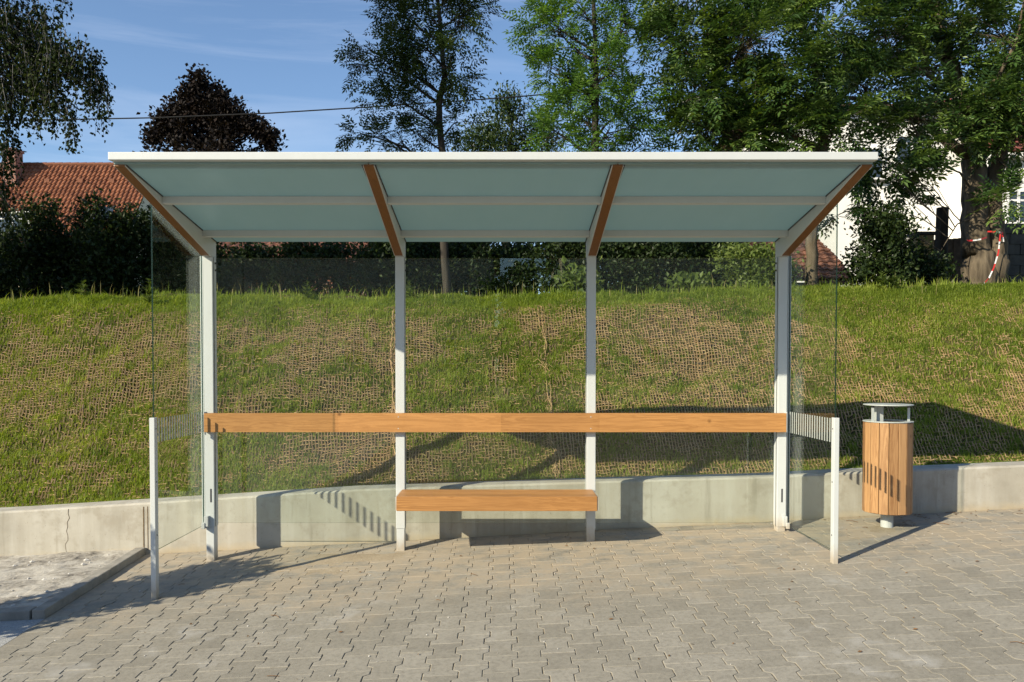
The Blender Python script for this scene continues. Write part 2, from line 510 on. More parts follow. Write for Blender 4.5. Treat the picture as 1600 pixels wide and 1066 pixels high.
M['bark'] = mat_bark('ash_bark', (0.03, 0.024, 0.017), (0.15, 0.12, 0.083))
M['bark_dark'] = mat_bark('dark_bark', (0.015, 0.013, 0.011), (0.06, 0.052, 0.042))
M['birch_bark'] = mat_bark('birch_bark', (0.03, 0.028, 0.026), (0.30, 0.29, 0.27), 0.6)
M['white_render'] = mat_plain('white_render', (0.74, 0.73, 0.70), 0.85, 2.5, 0.06, 0.15)
M['beige_render'] = mat_plain('beige_render', (0.62, 0.54, 0.40), 0.85, 2.5, 0.08, 0.15)
M['timber_dark'] = mat_plain('weathered_timber', (0.075, 0.052, 0.035), 0.9, 7, 0.5, 0.4)
M['stone_dark'] = mat_plain('dark_block', (0.07, 0.066, 0.058), 0.9, 5, 0.4, 0.5)
M['ochre'] = mat_plain('ochre_render', (0.27, 0.20, 0.10), 0.9, 6, 0.3, 0.3)
M['pane'] = None
m = NT('window_pane'); M['pane'] = m.done(m.pbr((0.03, 0.04, 0.05), 0.06, spec=0.8))
M['frame'] = mat_plain('window_frame', (0.75, 0.75, 0.73), 0.5, 5, 0.05, 0.05)
M['black_rubber'] = mat_plain('black_cable', (0.012, 0.012, 0.013), 0.6, 5, 0.2, 0.1)
M['red_plastic'] = mat_plain('red_tape', (0.55, 0.03, 0.03), 0.45, 5, 0.1, 0.05)
M['white_plastic'] = mat_plain('white_tape', (0.75, 0.75, 0.75), 0.45, 5, 0.05, 0.05)
M['dry_leaf'] = mat_plain('dry_leaf', (0.16, 0.085, 0.035), 0.8, 30, 0.6, 0.2)
M['pebble'] = mat_plain('pebble', (0.45, 0.43, 0.40), 0.8, 20, 0.4, 0.2)
M['joint_dark'] = mat_plain('joint_dark', (0.13, 0.09, 0.05), 0.95, 30, 0.5)
m = NT('chimney_brick')
b = m.n('ShaderNodeTexBrick'); c = m.coord((1, 1, 1), rot=(math.radians(90), 0, 0))
m.set(b.inputs['Vector'], c); m.set(b.inputs['Color1'], (0.30, 0.10, 0.055)); m.set(b.inputs['Color2'], (0.22, 0.07, 0.04)); m.set(b.inputs['Mortar'], (0.32, 0.28, 0.24))
b.inputs['Scale'].default_value = 4.2; b.inputs['Mortar Size'].default_value = 0.025
M['brick_chimney'] = m.done(m.pbr(b.outputs[0], 0.9, m.bump(b.outputs['Fac'], 0.4, -0.01)))


def mat_tile(name, dark, light):
    m = NT(name)
    t = m.attr('tone'); n = m.noise(m.coord(), 3, 5); n2 = m.noise(m.coord(), 30, 4)
    f = m.math('ADD', m.math('MULTIPLY', t, 0.5), m.math('MULTIPLY_ADD', n2, 0.3, m.math('MULTIPLY', n, 0.2)))
    return m.done(m.pbr(m.ramp(f, [(0.2, dark), (0.75, light)]), 0.8, m.bump(n2, 0.3, 0.01), spec=0.25))


M['tile_red'] = mat_tile('clay_roof_tile', (0.145, 0.054, 0.028), (0.30, 0.120, 0.060))
M['tile_dark'] = mat_tile('dark_red_tile', (0.09, 0.026, 0.022), (0.18, 0.058, 0.045))
M['tile_brown'] = mat_tile('old_roof_tile', (0.12, 0.055, 0.038), (0.24, 0.11, 0.075))

# ------------------------------------------------------------------ sky, sun, camera
SUN = Vector((-1.30, -1.0, 0.865)).normalized()
el = math.asin(SUN.z); az = math.atan2(SUN.x, SUN.y)
w = bpy.data.worlds.new('World'); scene.world = w; w.use_nodes = True
nt = w.node_tree
for n in list(nt.nodes): nt.nodes.remove(n)
out = nt.nodes.new('ShaderNodeOutputWorld'); bg = nt.nodes.new('ShaderNodeBackground')
sky = nt.nodes.new('ShaderNodeTexSky'); sky.sky_type = 'NISHITA'; sky.sun_disc = False
sky.sun_elevation = el; sky.sun_rotation = az
sky.air_density = 1.0; sky.dust_density = 0.25; sky.ozone_density = 3.2; sky.altitude = 300
tc = nt.nodes.new('ShaderNodeTexCoord'); mp = nt.nodes.new('ShaderNodeMapping')
mp.inputs['Scale'].default_value = (0.9, 0.9, 9.0); mp.inputs['Rotation'].default_value = (0.05, 0.10, 0.3)
nz = nt.nodes.new('ShaderNodeTexNoise'); nz.inputs['Scale'].default_value = 2.1; nz.inputs['Detail'].default_value = 7; nz.inputs['Roughness'].default_value = 0.6; nz.inputs['Distortion'].default_value = 0.5
rp = nt.nodes.new('ShaderNodeValToRGB'); rp.color_ramp.elements[0].position = 0.50; rp.color_ramp.elements[0].color = (0, 0, 0, 1); rp.color_ramp.elements[1].position = 0.80; rp.color_ramp.elements[1].color = (0.17, 0.17, 0.17, 1)
mxs = nt.nodes.new('ShaderNodeMix'); mxs.data_type = 'RGBA'
nt.links.new(tc.outputs['Generated'], mp.inputs[0]); nt.links.new(mp.outputs[0], nz.inputs['Vector']); nt.links.new(nz.outputs['Fac'], rp.inputs[0])
nt.links.new(rp.outputs[0], mxs.inputs[0]); nt.links.new(sky.outputs[0], mxs.inputs[6]); mxs.inputs[7].default_value = (7.5, 7.8, 8.6, 1)
nt.links.new(mxs.outputs[2], bg.inputs[0]); bg.inputs[1].default_value = 0.112
nt.links.new(bg.outputs[0], out.inputs[0])

sl = bpy.data.lights.new('sun', 'SUN'); sl.energy = 5.0; sl.angle = math.radians(0.5); sl.color = (1.0, 0.895, 0.69)
so = bpy.data.objects.new('sun', sl); COL.objects.link(so)
so.rotation_euler = SUN.to_track_quat('Z', 'Y').to_euler(); so.location = (-13, -10, 9)

cam = bpy.data.cameras.new('camera'); co = bpy.data.objects.new('camera', cam); COL.objects.link(co)
cam.sensor_width = 36.0; cam.lens = 36.0 * F_PX / 1600.0
cam.shift_x = (800 - CX) / 1600.0; cam.shift_y = (CY - 533) / 1600.0
cam.clip_end = 2000; cam.clip_start = 0.05
co.location = (0, 0, E); co.rotation_euler = (math.radians(90) - PITCH, 0, 0)
scene.camera = co
scene.view_settings.view_transform = 'Standard'; scene.view_settings.look = 'None'
scene.view_settings.exposure = 0.66; scene.view_settings.gamma = 1.0
scene.cycles.max_bounces = 10; scene.cycles.transparent_max_bounces = 24


# ================================================================== SETTING
def grid(xs, ys, zf):
    X, Y = np.meshgrid(xs, ys)
    Z = zf(X, Y)
    V = np.stack([X.ravel(), Y.ravel(), Z.ravel()], 1)
    nx, ny = len(xs), len(ys)
    i = np.arange(nx * ny).reshape(ny, nx)
    Fq = np.stack([i[:-1, :-1].ravel(), i[:-1, 1:].ravel(), i[1:, 1:].ravel(), i[1:, :-1].ravel()], 1)
    return V, Fq


def spread(lo, a, b, hi, step, far=8):
    left = np.array([lo + (a - lo) * (1 - (1 - k / far) ** 2.2) for k in range(far)])
    right = np.array([b + (hi - b) * (k / far) ** 2.2 for k in range(1, far + 1)])
    return np.concatenate([left, np.arange(a, b, step), right])


# lower ground sheet (joint sand under the pavers, earth far away)
V, Fq = grid(spread(-400, -12, 12, 400, 0.5), np.concatenate([np.array([-400., -150, -60, -25, -12]), np.arange(-8, 6.9, 0.3), [6.95]]), lambda x, y: G(x, y) - 0.0045)
tag(np_mesh('ground', V, [Fq], M['joint']), kind='structure')
# upper ground behind the bank to the horizon
V, Fq = grid(spread(-400, -30, 30, 400, 1.5), np.array([12.5, 14, 16, 19, 23, 28, 36, 50, 80, 140, 260, 420.]),
             lambda x, y: np.interp(x, CRX, CRZ) + np.clip(y - 11, 0, 60) * 0.004 - 0.03)
tag(np_mesh('field', V, [Fq], M['field']), kind='structure')
# embankment
xs = spread(-60, -7.5, 8.5, 60, 0.07, 10); ys = np.concatenate([np.arange(6.80, 11.2, 0.07), [11.5, 12, 12.6, 13.2]])
V, Fq = grid(xs, ys, bank)
tag(np_mesh('embankment', V, [Fq], M['soil'], smooth=True), kind='structure')

# ---- pavers : double-T blocks, each a bevelled block, one sheet of paving
def trap(y, L, a):
    t = (y / L) % 1.0
    if t < 0.2 or t > 0.8: return -a
    if t < 0.3: return -a + 2 * a * (t - 0.2) / 0.1
    if t <= 0.7: return a
    return a - 2 * a * (t - 0.7) / 0.1


VV = []; NG = []; QS = []; tones = []; tq = []
PITCHX, LEN, AMP = 0.150, 0.205, 0.0155
brk = [0.0, 0.2, 0.3, 0.7, 0.8, 1.0]
x_first, x_last, y_first, y_last = -2.94, 8.2, 0.4, 6.62
ncol = int((x_last - x_first) / PITCHX)
for k in range(ncol):
    sgn = 1 if k % 2 == 0 else -1
    y0 = y_first + (0 if k % 2 == 0 else LEN / 2)
    while y0 < y_last:
        ye = min(y0 + LEN, y_last)
        pts = []
        ysb = [y0 + b * LEN for b in brk if y0 + b * LEN <= ye + 1e-6]
        if ysb[-1] < ye - 1e-4: ysb.append(ye)
        if len(ysb) < 2: break
        gap = 0.0010 + random.random() ** 2 * 0.0026
        gend = 0.0007 + random.random() ** 2 * 0.0016
        for side in (0, 1):
            for y in (ysb if side == 0 else ysb[::-1]):
                tt = y - y_first
                kk = k + side
                s = trap(tt, LEN, AMP) * (1 if kk % 2 == 0 else -1)
                x = x_first + kk * PITCHX + s
                if k == 0 and side == 0: x = x_first
                x += gap if side == 0 else -gap
                yy = y + (gend if y == ysb[0] else (-gend if y == ysb[-1] else 0))
                pts.append((x, yy))
        n = len(pts)
        cx = sum(p[0] for p in pts) / n; cy = sum(p[1] for p in pts) / n
        dz = random.gauss(0, 0.0007); tx, ty = random.gauss(0, 0.006), random.gauss(0, 0.005)
        b = len(VV)
        bev = 0.0032
        for (rx, dd) in ((1, 0.0), (0, 0.0024), (0, 0.03)):
            for (x, y) in pts:
                px_, py_ = x, y
                if rx:
                    hx, hy = 0.075, LEN / 2
                    px_ = cx + (x - cx) * (1 - bev / hx); py_ = cy + (y - cy) * (1 - bev / hy)
                VV.append((px_, py_, float(G(px_, py_)) + dz + tx * (px_ - cx) + ty * (py_ - cy) - dd))
        NG.append([b + i for i in range(n)][::-1]); tn = random.random(); tones.append(tn)
        for ring in (0, 1):
            for i in range(n):
                QS.append((b + ring * n + i, b + ring * n + (i + 1) % n, b + (ring + 1) * n + (i + 1) % n, b + (ring + 1) * n + i)); tq.append(tn)
        y0 += LEN
by_n = {}
for f, t_ in zip(NG, tones): by_n.setdefault(len(f), []).append((f, t_))
fl = []; at = []
for nn_, lst in by_n.items():
    fl.append(np.array([l[0] for l in lst])); at += [l[1] for l in lst]
fl.append(np.array(QS)); at += tq
pv = np_mesh('pavement', np.array(VV), fl, M['paver'], attr=at)
bm = bmesh.new(); bm.from_mesh(pv.data); bmesh.ops.recalc_face_normals(bm, faces=bm.faces); bm.to_mesh(pv.data); bm.free()
tag(pv, kind='structure')

# sand lying on the pavers near the posts and along the wall foot
def sandz(x, y):
    zone = np.exp(-((y - 6.12) / 0.42) ** 2) * np.clip((x + 2.9) / 0.8, 0, 1) * np.clip((4.2 - x) / 2.5, 0, 1)
    zone = np.maximum(zone, np.exp(-((y - 6.62) / 0.07) ** 2) * 1.3)
    zone = np.maximum(zone, 1.25 * np.exp(-(((x - 2.35) / 0.30) ** 2 + ((y - 6.0) / 0.30) ** 2)))
    zone = np.maximum(zone, 1.1 * np.exp(-(((x - 2.97) / 0.25) ** 2 + ((y - 6.2) / 0.2) ** 2)))
    zone = np.maximum(zone, 1.05 * np.exp(-(((x + 0.9) / 0.9) ** 2 + ((y - 6.05) / 0.22) ** 2)))
    n = fbm(x * 2.2, y * 4.5, 31, 5)
    return G(x, y) - 0.0095 + zone * (0.0060 + 0.026 * (n - 0.42)) + 0.002 * (vnoise(x * 40, y * 40, 5) - 0.5)


V, Fq = grid(np.arange(-2.92, 5.6, 0.022), np.arange(5.1, 6.635, 0.022), sandz)
tag(np_mesh('sand', V, [Fq], M['sand'], smooth=True), kind='stuff', label='beige jointing sand scattered over the pavers under the shelter', cat='sand')

# asphalt, rubble ground, kerbs at the left
V, Fq = grid(np.linspace(-40, -2.945, 40), np.linspace(-20, 5.155, 40), lambda x, y: G(x, y) - 0.003)
tag(np_mesh('asphalt', V, [Fq], M['asphalt']), kind='structure')
V, Fq = grid(np.arange(-9, -3.0, 0.03), np.arange(5.24, 6.66, 0.03),
             lambda x, y: G(x, y) + 0.035 + 0.035 * (fbm(x * 2.5, y * 3.5, 77, 5) - 0.5) + 0.02 * np.floor(3 * fbm(x * 4, y * 6, 78, 4)) / 3)
tag(np_mesh('rubble_ground', V, [Fq], M['rubble'], smooth=False), kind='structure')
V, Fq = grid(np.arange(-40, -8.9, 1.0), np.array([5.24, 5.7, 6.2, 6.66]), lambda x, y: G(x, y) + 0.035)
kb = MB()
def kerb_piece(x0, x1, y0, y1, h=0.058):
    c4 = [(x0, y0), (x1, y0), (x1, y1), (x0, y1)]
    vs = [(x, y, float(G(x, y)) - 0.15) for x, y in c4] + [(x, y, float(G(x, y)) + h) for x, y in c4]
    kb.add(vs, [(0, 3, 2, 1), (4, 5, 6, 7), (0, 1, 5, 4), (1, 2, 6, 5), (2, 3, 7, 6), (3, 0, 4, 7)])
kerb_piece(-3.03, -2.944, 5.16, 6.02); kerb_piece(-3.03, -2.944, 6.024, 6.625)
xk = -3.045
for i in range(9):
    kerb_piece(xk - 1.0, xk, 5.16 + (0.004 if i % 2 else 0), 5.25, 0.055); xk -= 1.008
tag(kb.build('kerb', mat_plain('kerb_concrete', (0.25, 0.235, 0.205), 0.9, 9, 0.3, 0.4), bevel=0.008), kind='structure')

# ================================================================== RETAINING WALL
wx = [-20, -12, -8, -6, -5] + list(np.arange(-4.4, 5.4, 0.2)) + [6, 7, 9, 12, 20]
ring = []
mbv = []; mbf = []
for i, x in enumerate(wx):
    z1 = float(W(x)); zb = float(G(x, 6.63)) - 0.2
    prof = [(6.630, zb), (6.630, z1 - 0.014), (6.642, z1), (6.66, z1 + 0.003), (6.83, z1 + 0.006), (6.845, z1 - 0.01), (6.845, zb)]
    mbv += [(x, p[0], p[1]) for p in prof]
n = 7
for i in range(len(wx) - 1):
    for k in range(n):
        mbf.append((i * n + k, i * n + (k + 1) % n, (i + 1) * n + (k + 1) % n, (i + 1) * n + k))
mb = MB(); mb.add(mbv, mbf + [tuple(range(n)), tuple(range((len(wx) - 1) * n + n - 1, (len(wx) - 1) * n - 1, -1))])
wallroot = empty('retaining_wall', (0, 6.63, 0), 'low light grey concrete retaining wall along the foot of the grassy bank', 'wall')
mb.build('wall_body', M['concrete'], wallroot)
for (x, wd) in ((-2.965, 0.008), (-2.93, 0.005)):
    MB().box(x, x + wd, 6.6275, 6.64, float(G(x, 6.63)) + 0.03, float(W(x)) - 0.03).build('expansion_joint', M['joint_dark'], wallroot)
cr = MB()
pts = []
for i in range(12):
    t_ = i / 11
    pts.append((-3.57 - 0.04 * t_ + random.uniform(-0.01, 0.01), 6.6295, float(W(-3.6)) - 0.01 - t_ * 0.40))
cr.tube(pts, [0.003 * (1 - 0.5 * i / 11) for i in range(12)], 5)
cr.build('crack_line', mat_plain('crack', (0.24, 0.20, 0.15), 0.95, 30, 0.5), wallroot)

# ================================================================== BUS SHELTER
ZR = lambda r: E + r
postx = [-2.296, -0.807, 0.682, 2.171]
shelter = empty('bus_shelter', (-0.0625, 6.3, 0), 'glass and pale grey steel bus shelter with tilted frosted roof, wooden backrest and bench', 'bus shelter')
ROOFS = -0.148
roofz = lambda y: ZR(0.985) + ROOFS * (y - 6.36)      # underside of the roof glass
HW = 0.035
for i, x in enumerate(postx):
    g = float(G(x, 6.34)); outer = i in (0, 3)
    zstep = ZR(-1.268) if not outer else ZR(-1.255)
    pb = MB()
    pb.box(x - HW + 0.004, x + HW - 0.004, 6.304, 6.386, g - 0.05, zstep)
    pb.box(x - HW, x + HW, 6.30, 6.39, zstep, ZR(0.853))
    p = pb.build('post', M['steel'], shelter, bevel=0.004)
    # glazing channel and screws
    sgn = 1 if x < 0 else -1
    ch = MB(); ch.box(x + sgn * (HW + 0.001) - 0.001, x + sgn * (HW + 0.001) + 0.001, 6.325, 6.333, zstep, ZR(0.85))
    ch.build('groove', M['dark_steel'], p)
    if outer:
        sl_ = MB(); sx = x + (0.010 if i == 0 else 0.002)
        sl_.box(sx - 0.006, sx + 0.006, 6.2985, 6.302, ZR(-1.06), ZR(-0.955))
        sl_.build('slot', M['dark_steel'], p)
        cl = MB()
        xo = x - 0.018 if i == 0 else x + 0.018
        d = -1 if i == 0 else 1
        cl.box(xo - 0.016, xo + 0.016, 6.262, 6.2995, ZR(-1.245), ZR(-1.165))
        cl.box(xo + d * 0.02 - 0.012, xo + d * 0.02 + 0.012, 6.255, 6.2995, ZR(-1.262), ZR(-1.215))
        cl.build('clamp', M['steel_grey'] if i == 0 else M['steel'], p, bevel=0.003)
    for zz in (0.80, 0.745):
        MB().cyl(x + sgn * 0.038, 6.36, ZR(zz), ZR(zz) + 0.014, 0.006, 8).build('bolt', M['dark_steel'], p)

YF = 4.87
AW = 0.036
arm_bot = lambda y: ZR(0.853) + 0.2486 * (6.255 - y)
for x in postx:
    poly = [(YF, roofz(YF) - 0.001), (6.388, roofz(6.388) - 0.001), (6.388, ZR(0.8535)), (6.255, ZR(0.8535)), (YF, arm_bot(YF))]
    a = MB().prism_x(poly, x - AW, x + AW).build('arm', M['steel'], shelter, bevel=0.003)
    y0, y1 = YF - 0.004, 6.25
    off = 0.003
    poly = [(y0, arm_bot(y0) - off), (y1, arm_bot(y1) - off), (y1, arm_bot(y1) + 0.012), (y0, arm_bot(y0) + 0.012)]
    MB().prism_x(poly, x - AW + 0.006, x + AW - 0.006).build('wood_strip', M['wood_y'], a, bevel=0.0015)

# crossbars between arms
for yb in (5.408, 6.117):
    for i in range(3):
        x0, x1 = postx[i] + AW, postx[i + 1] - AW
        zt = roofz(yb)
        poly = [(yb - 0.022, zt - 0.046), (yb + 0.022, zt - 0.050), (yb + 0.022, roofz(yb + 0.022) - 0.002), (yb - 0.022, roofz(yb - 0.022) - 0.002)]
        MB().prism_x(poly, x0, x1).build('crossbar', M['steel'], shelter, bevel=0.003)
# roof panels
for i in range(3):
    x0 = postx[i] + (0.004 if i else -0.03); x1 = postx[i + 1] - (0.004 if i < 2 else -0.03)
    poly = [(YF - 0.01, roofz(YF - 0.01)), (6.395, roofz(6.395)), (6.395, roofz(6.395) + 0.012), (YF - 0.01, roofz(YF - 0.01) + 0.012)]
    MB().prism_x(poly, x0, x1).build('roof_panel', M['frost'], shelter)
# dark sealing tape where glass meets arms
for i in range(3):
    for x in (postx[i] + AW + 0.0035, postx[i + 1] - AW - 0.0035):
        poly = [(YF, roofz(YF) - 0.007), (6.385, roofz(6.385) - 0.007), (6.385, roofz(6.385) - 0.0005), (YF, roofz(YF) - 0.0005)]
        MB().prism_x(poly, x - 0.003, x + 0.003).build('roof_seal', M['dark_steel'], shelter)
# front fascia
fx0, fx1 = postx[0] - AW - 0.004, postx[3] + AW + 0.004
MB().box(fx0, fx1, YF - 0.062, YF - 0.012, ZR(1.2195), ZR(1.266)).build('front_beam', M['steel'], shelter, bevel=0.005, seg=3)

lip = [(YF - 0.014, roofz(YF - 0.014) + 0.0135), (YF + 0.03, roofz(YF + 0.03) + 0.0135), (YF + 0.03, ZR(1.236)), (YF - 0.014, ZR(1.236))]
MB().prism_x(lip, fx0 + 0.004, fx1 - 0.004).build('beam_flange', M['steel'], shelter)
# back glass
def glass_slab_y(mb_, x0, x1, y, t, z0, z1):
    mb_.box(x0, x1, y, y + t, z0, z1)
def edge_mats(o, axis):
    for p in o.data.polygons:
        p.material_index = 0 if abs(p.normal[axis]) > 0.9 else 1
for i in range(3):
    x0, x1 = postx[i] + (0.012 if i else -0.03), postx[i + 1] - (0.012 if i < 2 else -0.03)
    o = MB().box(x0, x1, 6.396, 6.404, ZR(-1.24), ZR(0.852)).build('back_glass', [M['glass'], M['glass_edge']], shelter)
    edge_mats(o, 1)
# side glass with stripe band, front stub posts
for sx, xp in ((-1, -2.3585), (1, 2.2335)):
    yf, yr = 5.447, 6.335
    poly = [(yf, ZR(-1.248)), (yr, ZR(-1.248)), (yr, arm_bot(yr) + 0.09), (yf, arm_bot(yf) + 0.045)]
    sg = MB().prism_x(poly, xp - 0.005, xp + 0.005).build('side_glass', [M['glass'], M['glass_edge']], shelter)
    edge_mats(sg, 0)
    st = MB()
    for k in range(19):
        y = 5.475 + k * (6.285 - 5.475) / 18
        xi = xp - sx * 0.0055
        st.box(min(xi, xi - sx * 0.001), max(xi, xi - sx * 0.001), y - 0.009, y + 0.009, ZR(-0.515), ZR(-0.352))
    st.build('stripe_band', M['stripe'], sg)
    # outside channel along the rear post
    rc = MB(); rc.box(xp - 0.012, xp + 0.012, 6.336, 6.372, ZR(-1.25), ZR(0.86)); rc.build('glass_channel', M['steel'], sg, bevel=0.002)
    g = float(G(xp, 5.44))
    fp = MB().box(xp - 0.020 if sx < 0 else xp - 0.014, xp + 0.014 if sx < 0 else xp + 0.020, 5.425, 5.475, g - 0.05, ZR(-0.345))
    fpo = fp.build('front_post', M['steel'], shelter, bevel=0.003)
    for zz in (-0.42, -0.78, -1.14):
        xi = xp - sx * 0.0145
        MB().cyl(xi, 5.45, ZR(zz) - 0.004, ZR(zz) + 0.004, 0.004, 8).build('bolt', M['dark_steel'], fpo)
# backrest
def set_tone(o, vals):
    a_ = o.data.attributes.new('tone', 'FLOAT', 'FACE'); a_.data.foreach_set('value', vals)
brm = MB()
cuts = [-2.318, -1.28, -0.02, 0.74, 2.186]
for i in range(4): brm.box(cuts[i], cuts[i + 1] - (0.0004 if i < 3 else 0), 6.252, 6.2985, ZR(-0.508), ZR(-0.362))
br = brm.build('backrest', M['wood_x'], shelter)
set_tone(br, [t for t in (0.42, 0.6, 0.35, 0.5) for _ in range(6)])
for x in postx[1:3]:
    for zz in (-0.39, -0.48):
        A = [2 * math.pi * k / 8 for k in range(8)]
        MB().prism_y([(x - 0.008 + 0.004 * math.cos(t), ZR(zz) + 0.004 * math.sin(t)) for t in A], 6.2505, 6.254).build('screw', M['steel'], br)
for x in (-2.3215, 2.1895):
    MB().box(x - 0.003, x + 0.003, 6.255, 6.34, ZR(-0.510), ZR(-0.352)).build('end_plate', M['steel'], br)
# bench
bench = empty('bench', (-0.05, 6.117, ZR(-1.0)), None, None)
bench.parent = shelter; bench.location = np.array((-0.05, 6.117, ZR(-1.0))) - np.array(shelter.location)
for (ya, yb, tv) in ((5.942, 6.056, 0.35), (6.0575, 6.172, 0.6), (6.1735, 6.292, 0.45)):
    o = MB().box(-0.790, 0.690, ya, yb, ZR(-1.066), ZR(-0.9585)).build('seat_board', M['wood_x'], bench, bevel=0.003)
    set_tone(o, [tv] * len(o.data.polygons))
for x in (-0.795, 0.695):
    MB().box(x - 0.004, x + 0.004, 5.947, 6.2995, ZR(-1.062), ZR(-0.962)).build('end_plate', M['steel'], bench)
MB().box(-0.775, 0.650, 6.02, 6.22, ZR(-1.078), ZR(-1.066)).build('seat_bracket', M['steel_grey'], bench)

# ================================================================== LITTER BIN
bx, by_, R = 2.985, 6.28, 0.178
bg_ = float(G(bx, by_))
bin_ = empty('litter_bin', (bx, by_, bg_), 'round litter bin of upright wooden slats with a flat steel lid beside the shelter', 'litter bin')
zt, zb = ZR(-0.432), ZR(-1.128)
MB().cyl(bx, by_, bg_ - 0.05, zb + 0.03, 0.046, 24).build('pedestal', M['steel_grey'], bin_)
MB().cyl(bx, by_, zb - 0.004, zb + 0.008, 0.158, 32).build('base_plate', M['dark_steel'], bin_)
for k in range(16):
    a0 = math.radians(22.5 * k + 90 + 0.7); a1 = math.radians(22.5 * (k + 1) + 90 - 0.7)
    s = MB(); poly = []
    A = [a0, a1]
    poly = [(bx + R * math.cos(a), by_ + R * math.sin(a)) for a in A] + [(bx + (R - 0.022) * math.cos(a), by_ + (R - 0.022) * math.sin(a)) for a in A[::-1]]
    dz = random.uniform(-0.002, 0.002)
    s.prism_z(poly, zb + dz, zt + dz)
    o = s.build('slat', M['wood_z'], bin_, bevel=0.0015, seg=1)
    a_ = o.data.attributes.new('tone', 'FLOAT', 'FACE'); tv = random.random()
    a_.data.foreach_set('value', [tv] * len(o.data.polygons))
# inner liner
n = 32; A = [2 * math.pi * i / n for i in range(n)]
lin = MB()
lin.cyl(bx, by_, zb + 0.01, zt - 0.03, 0.150, 32)
lin.build('liner', M['dark_steel'], bin_)
rim = MB()
vs = []
for (r, z) in ((R - 0.055, zt + 0.004), (R + 0.003, zt + 0.004), (R + 0.003, zt + 0.011), (R - 0.055, zt + 0.011)):
    vs += [(bx + r * math.cos(a), by_ + r * math.sin(a), z) for a in A]
fs = []
for j in range(4):
    for i in range(n):
        fs.append((j * n + i, j * n + (i + 1) % n, ((j + 1) % 4) * n + (i + 1) % n, ((j + 1) % 4) * n + i))
rim.add(vs, fs).build('rim', M['steel_grey'], bin_)
zl = ZR(-0.300)
for (dx, dy) in ((-0.142, -0.05), (0.135, -0.05)):
    s = MB().box(bx + dx - 0.009, bx + dx + 0.009, by_ + dy - 0.004, by_ + dy + 0.004, zt + 0.011, zl - 0.018)
    so_ = s.build('lid_support', M['steel_grey'], bin_)
    MB().box(bx + dx - 0.010, bx + dx + 0.010, by_ + dy - 0.006, by_ + dy + 0.006, zl - 0.018, zl).build('cap', M['dark_steel'], so_)
MB().box(bx - 0.090, bx - 0.034, by_ + 0.00, by_ + 0.05, zt - 0.02, zl - 0.0005).build('ashtray_box', M['steel_grey'], bin_, bevel=0.004)
MB().cyl(bx, by_, zl, zl + 0.008, R + 0.001, 40).build('lid', M['steel_grey'], bin_, bevel=0.002)

# ================================================================== VEGETATION
def leaf_quads(C, D, N, L, Wd):
    """diamond leaves: base C, direction D, normal N, length L, width Wd (arrays)"""
    S = np.cross(D, N); S /= (np.linalg.norm(S, axis=1, keepdims=True) + 1e-9)
    N2 = np.cross(S, D)
    L = L[:, None]; Wd = Wd[:, None]
    fold = 0.18 * Wd * N2
    a = C; b = C + D * L * 0.45 + S * Wd * 0.5 + fold; c = C + D * L; d = C + D * L * 0.45 - S * Wd * 0.5 + fold
    V = np.stack([a, b, c, d], 1).reshape(-1, 3)
    Fq = np.arange(len(C) * 4).reshape(-1, 4)
    return V, Fq


def unit(n, rng):
    v = rng.normal(size=(n, 3)); return v / np.linalg.norm(v, axis=1, keepdims=True)


def norm(v): return v / (np.linalg.norm(v, axis=-1, keepdims=True) + 1e-9)


def sprays(Bp, Dr, rng, npair=5, L=0.25, leaf=0.08, wid=0.028):
    """pinnate leaves: rachis from Bp along Dr"""
    n = len(Bp)
    up = norm(np.array([0, 0, 1.0]) + 0.6 * unit(n, rng))
    S = norm(np.cross(Dr, up)); Nn = norm(np.cross(S, Dr))
    Cs, Ds, Ns, Ls, Ws, tn = [], [], [], [], [], []
    tone = rng.random(n)
    sc = rng.uniform(0.75, 1.2, n)
    for j in range(npair):
        t = (j + 0.8) / npair
        pos = Bp + Dr * (L * sc * t)[:, None] + np.array([0, 0, -1.0]) * (0.25 * L * t * t)
        for sd in (-1, 1):
            d = norm(S * sd * 0.85 + Dr * 0.55 + np.array([0, 0, -0.25]) + 0.15 * unit(n, rng))
            Cs.append(pos); Ds.append(d); Ns.append(norm(Nn + 0.35 * unit(n, rng)))
            l = leaf * sc * rng.uniform(0.8, 1.15, n) * (1 - 0.25 * abs(t - 0.55))
            Ls.append(l); Ws.append(l * wid / leaf); tn.append(tone)
    pos = Bp + Dr * (L * sc)[:, None] + np.array([0, 0, -0.25 * L])
    Cs.append(pos); Ds.append(norm(Dr + np.array([0, 0, -0.5]))); Ns.append(Nn); Ls.append(leaf * sc); Ws.append(wid * sc); tn.append(tone)
    V, Fq = leaf_quads(np.concatenate(Cs), np.concatenate(Ds), np.concatenate(Ns), np.concatenate(Ls), np.concatenate(Ws))
    return V, Fq, np.concatenate(tn)


def merge(parts):
    Vs, Fs, Ts = [], [], []; o = 0
    for V, Fq, T in parts:
        Vs.append(V); Fs.append(Fq + o); Ts.append(T); o += len(V)
    return np.concatenate(Vs), np.concatenate(Fs), np.concatenate(Ts)


def curve(a, b, rng, k=5, wob=0.08, sag=0.0):
    a = np.array(a, float); b = np.array(b, float)
    L = np.linalg.norm(b - a); pts = []
    mid = 0.5 * (a + b) + rng.normal(size=3) * wob * L + np.array([0, 0, sag * L])
    for i in range(k + 1):
        t = i / k
        pts.append((1 - t) ** 2 * a + 2 * t * (1 - t) * mid + t * t * b + rng.normal(size=3) * 0.01 * L * (0 < i < k))
    return pts


def near_on(path, z):
    """point and radius index on trunk path at height z"""
    best = min(range(len(path)), key=lambda i: abs(path[i][2] - z))
    return best


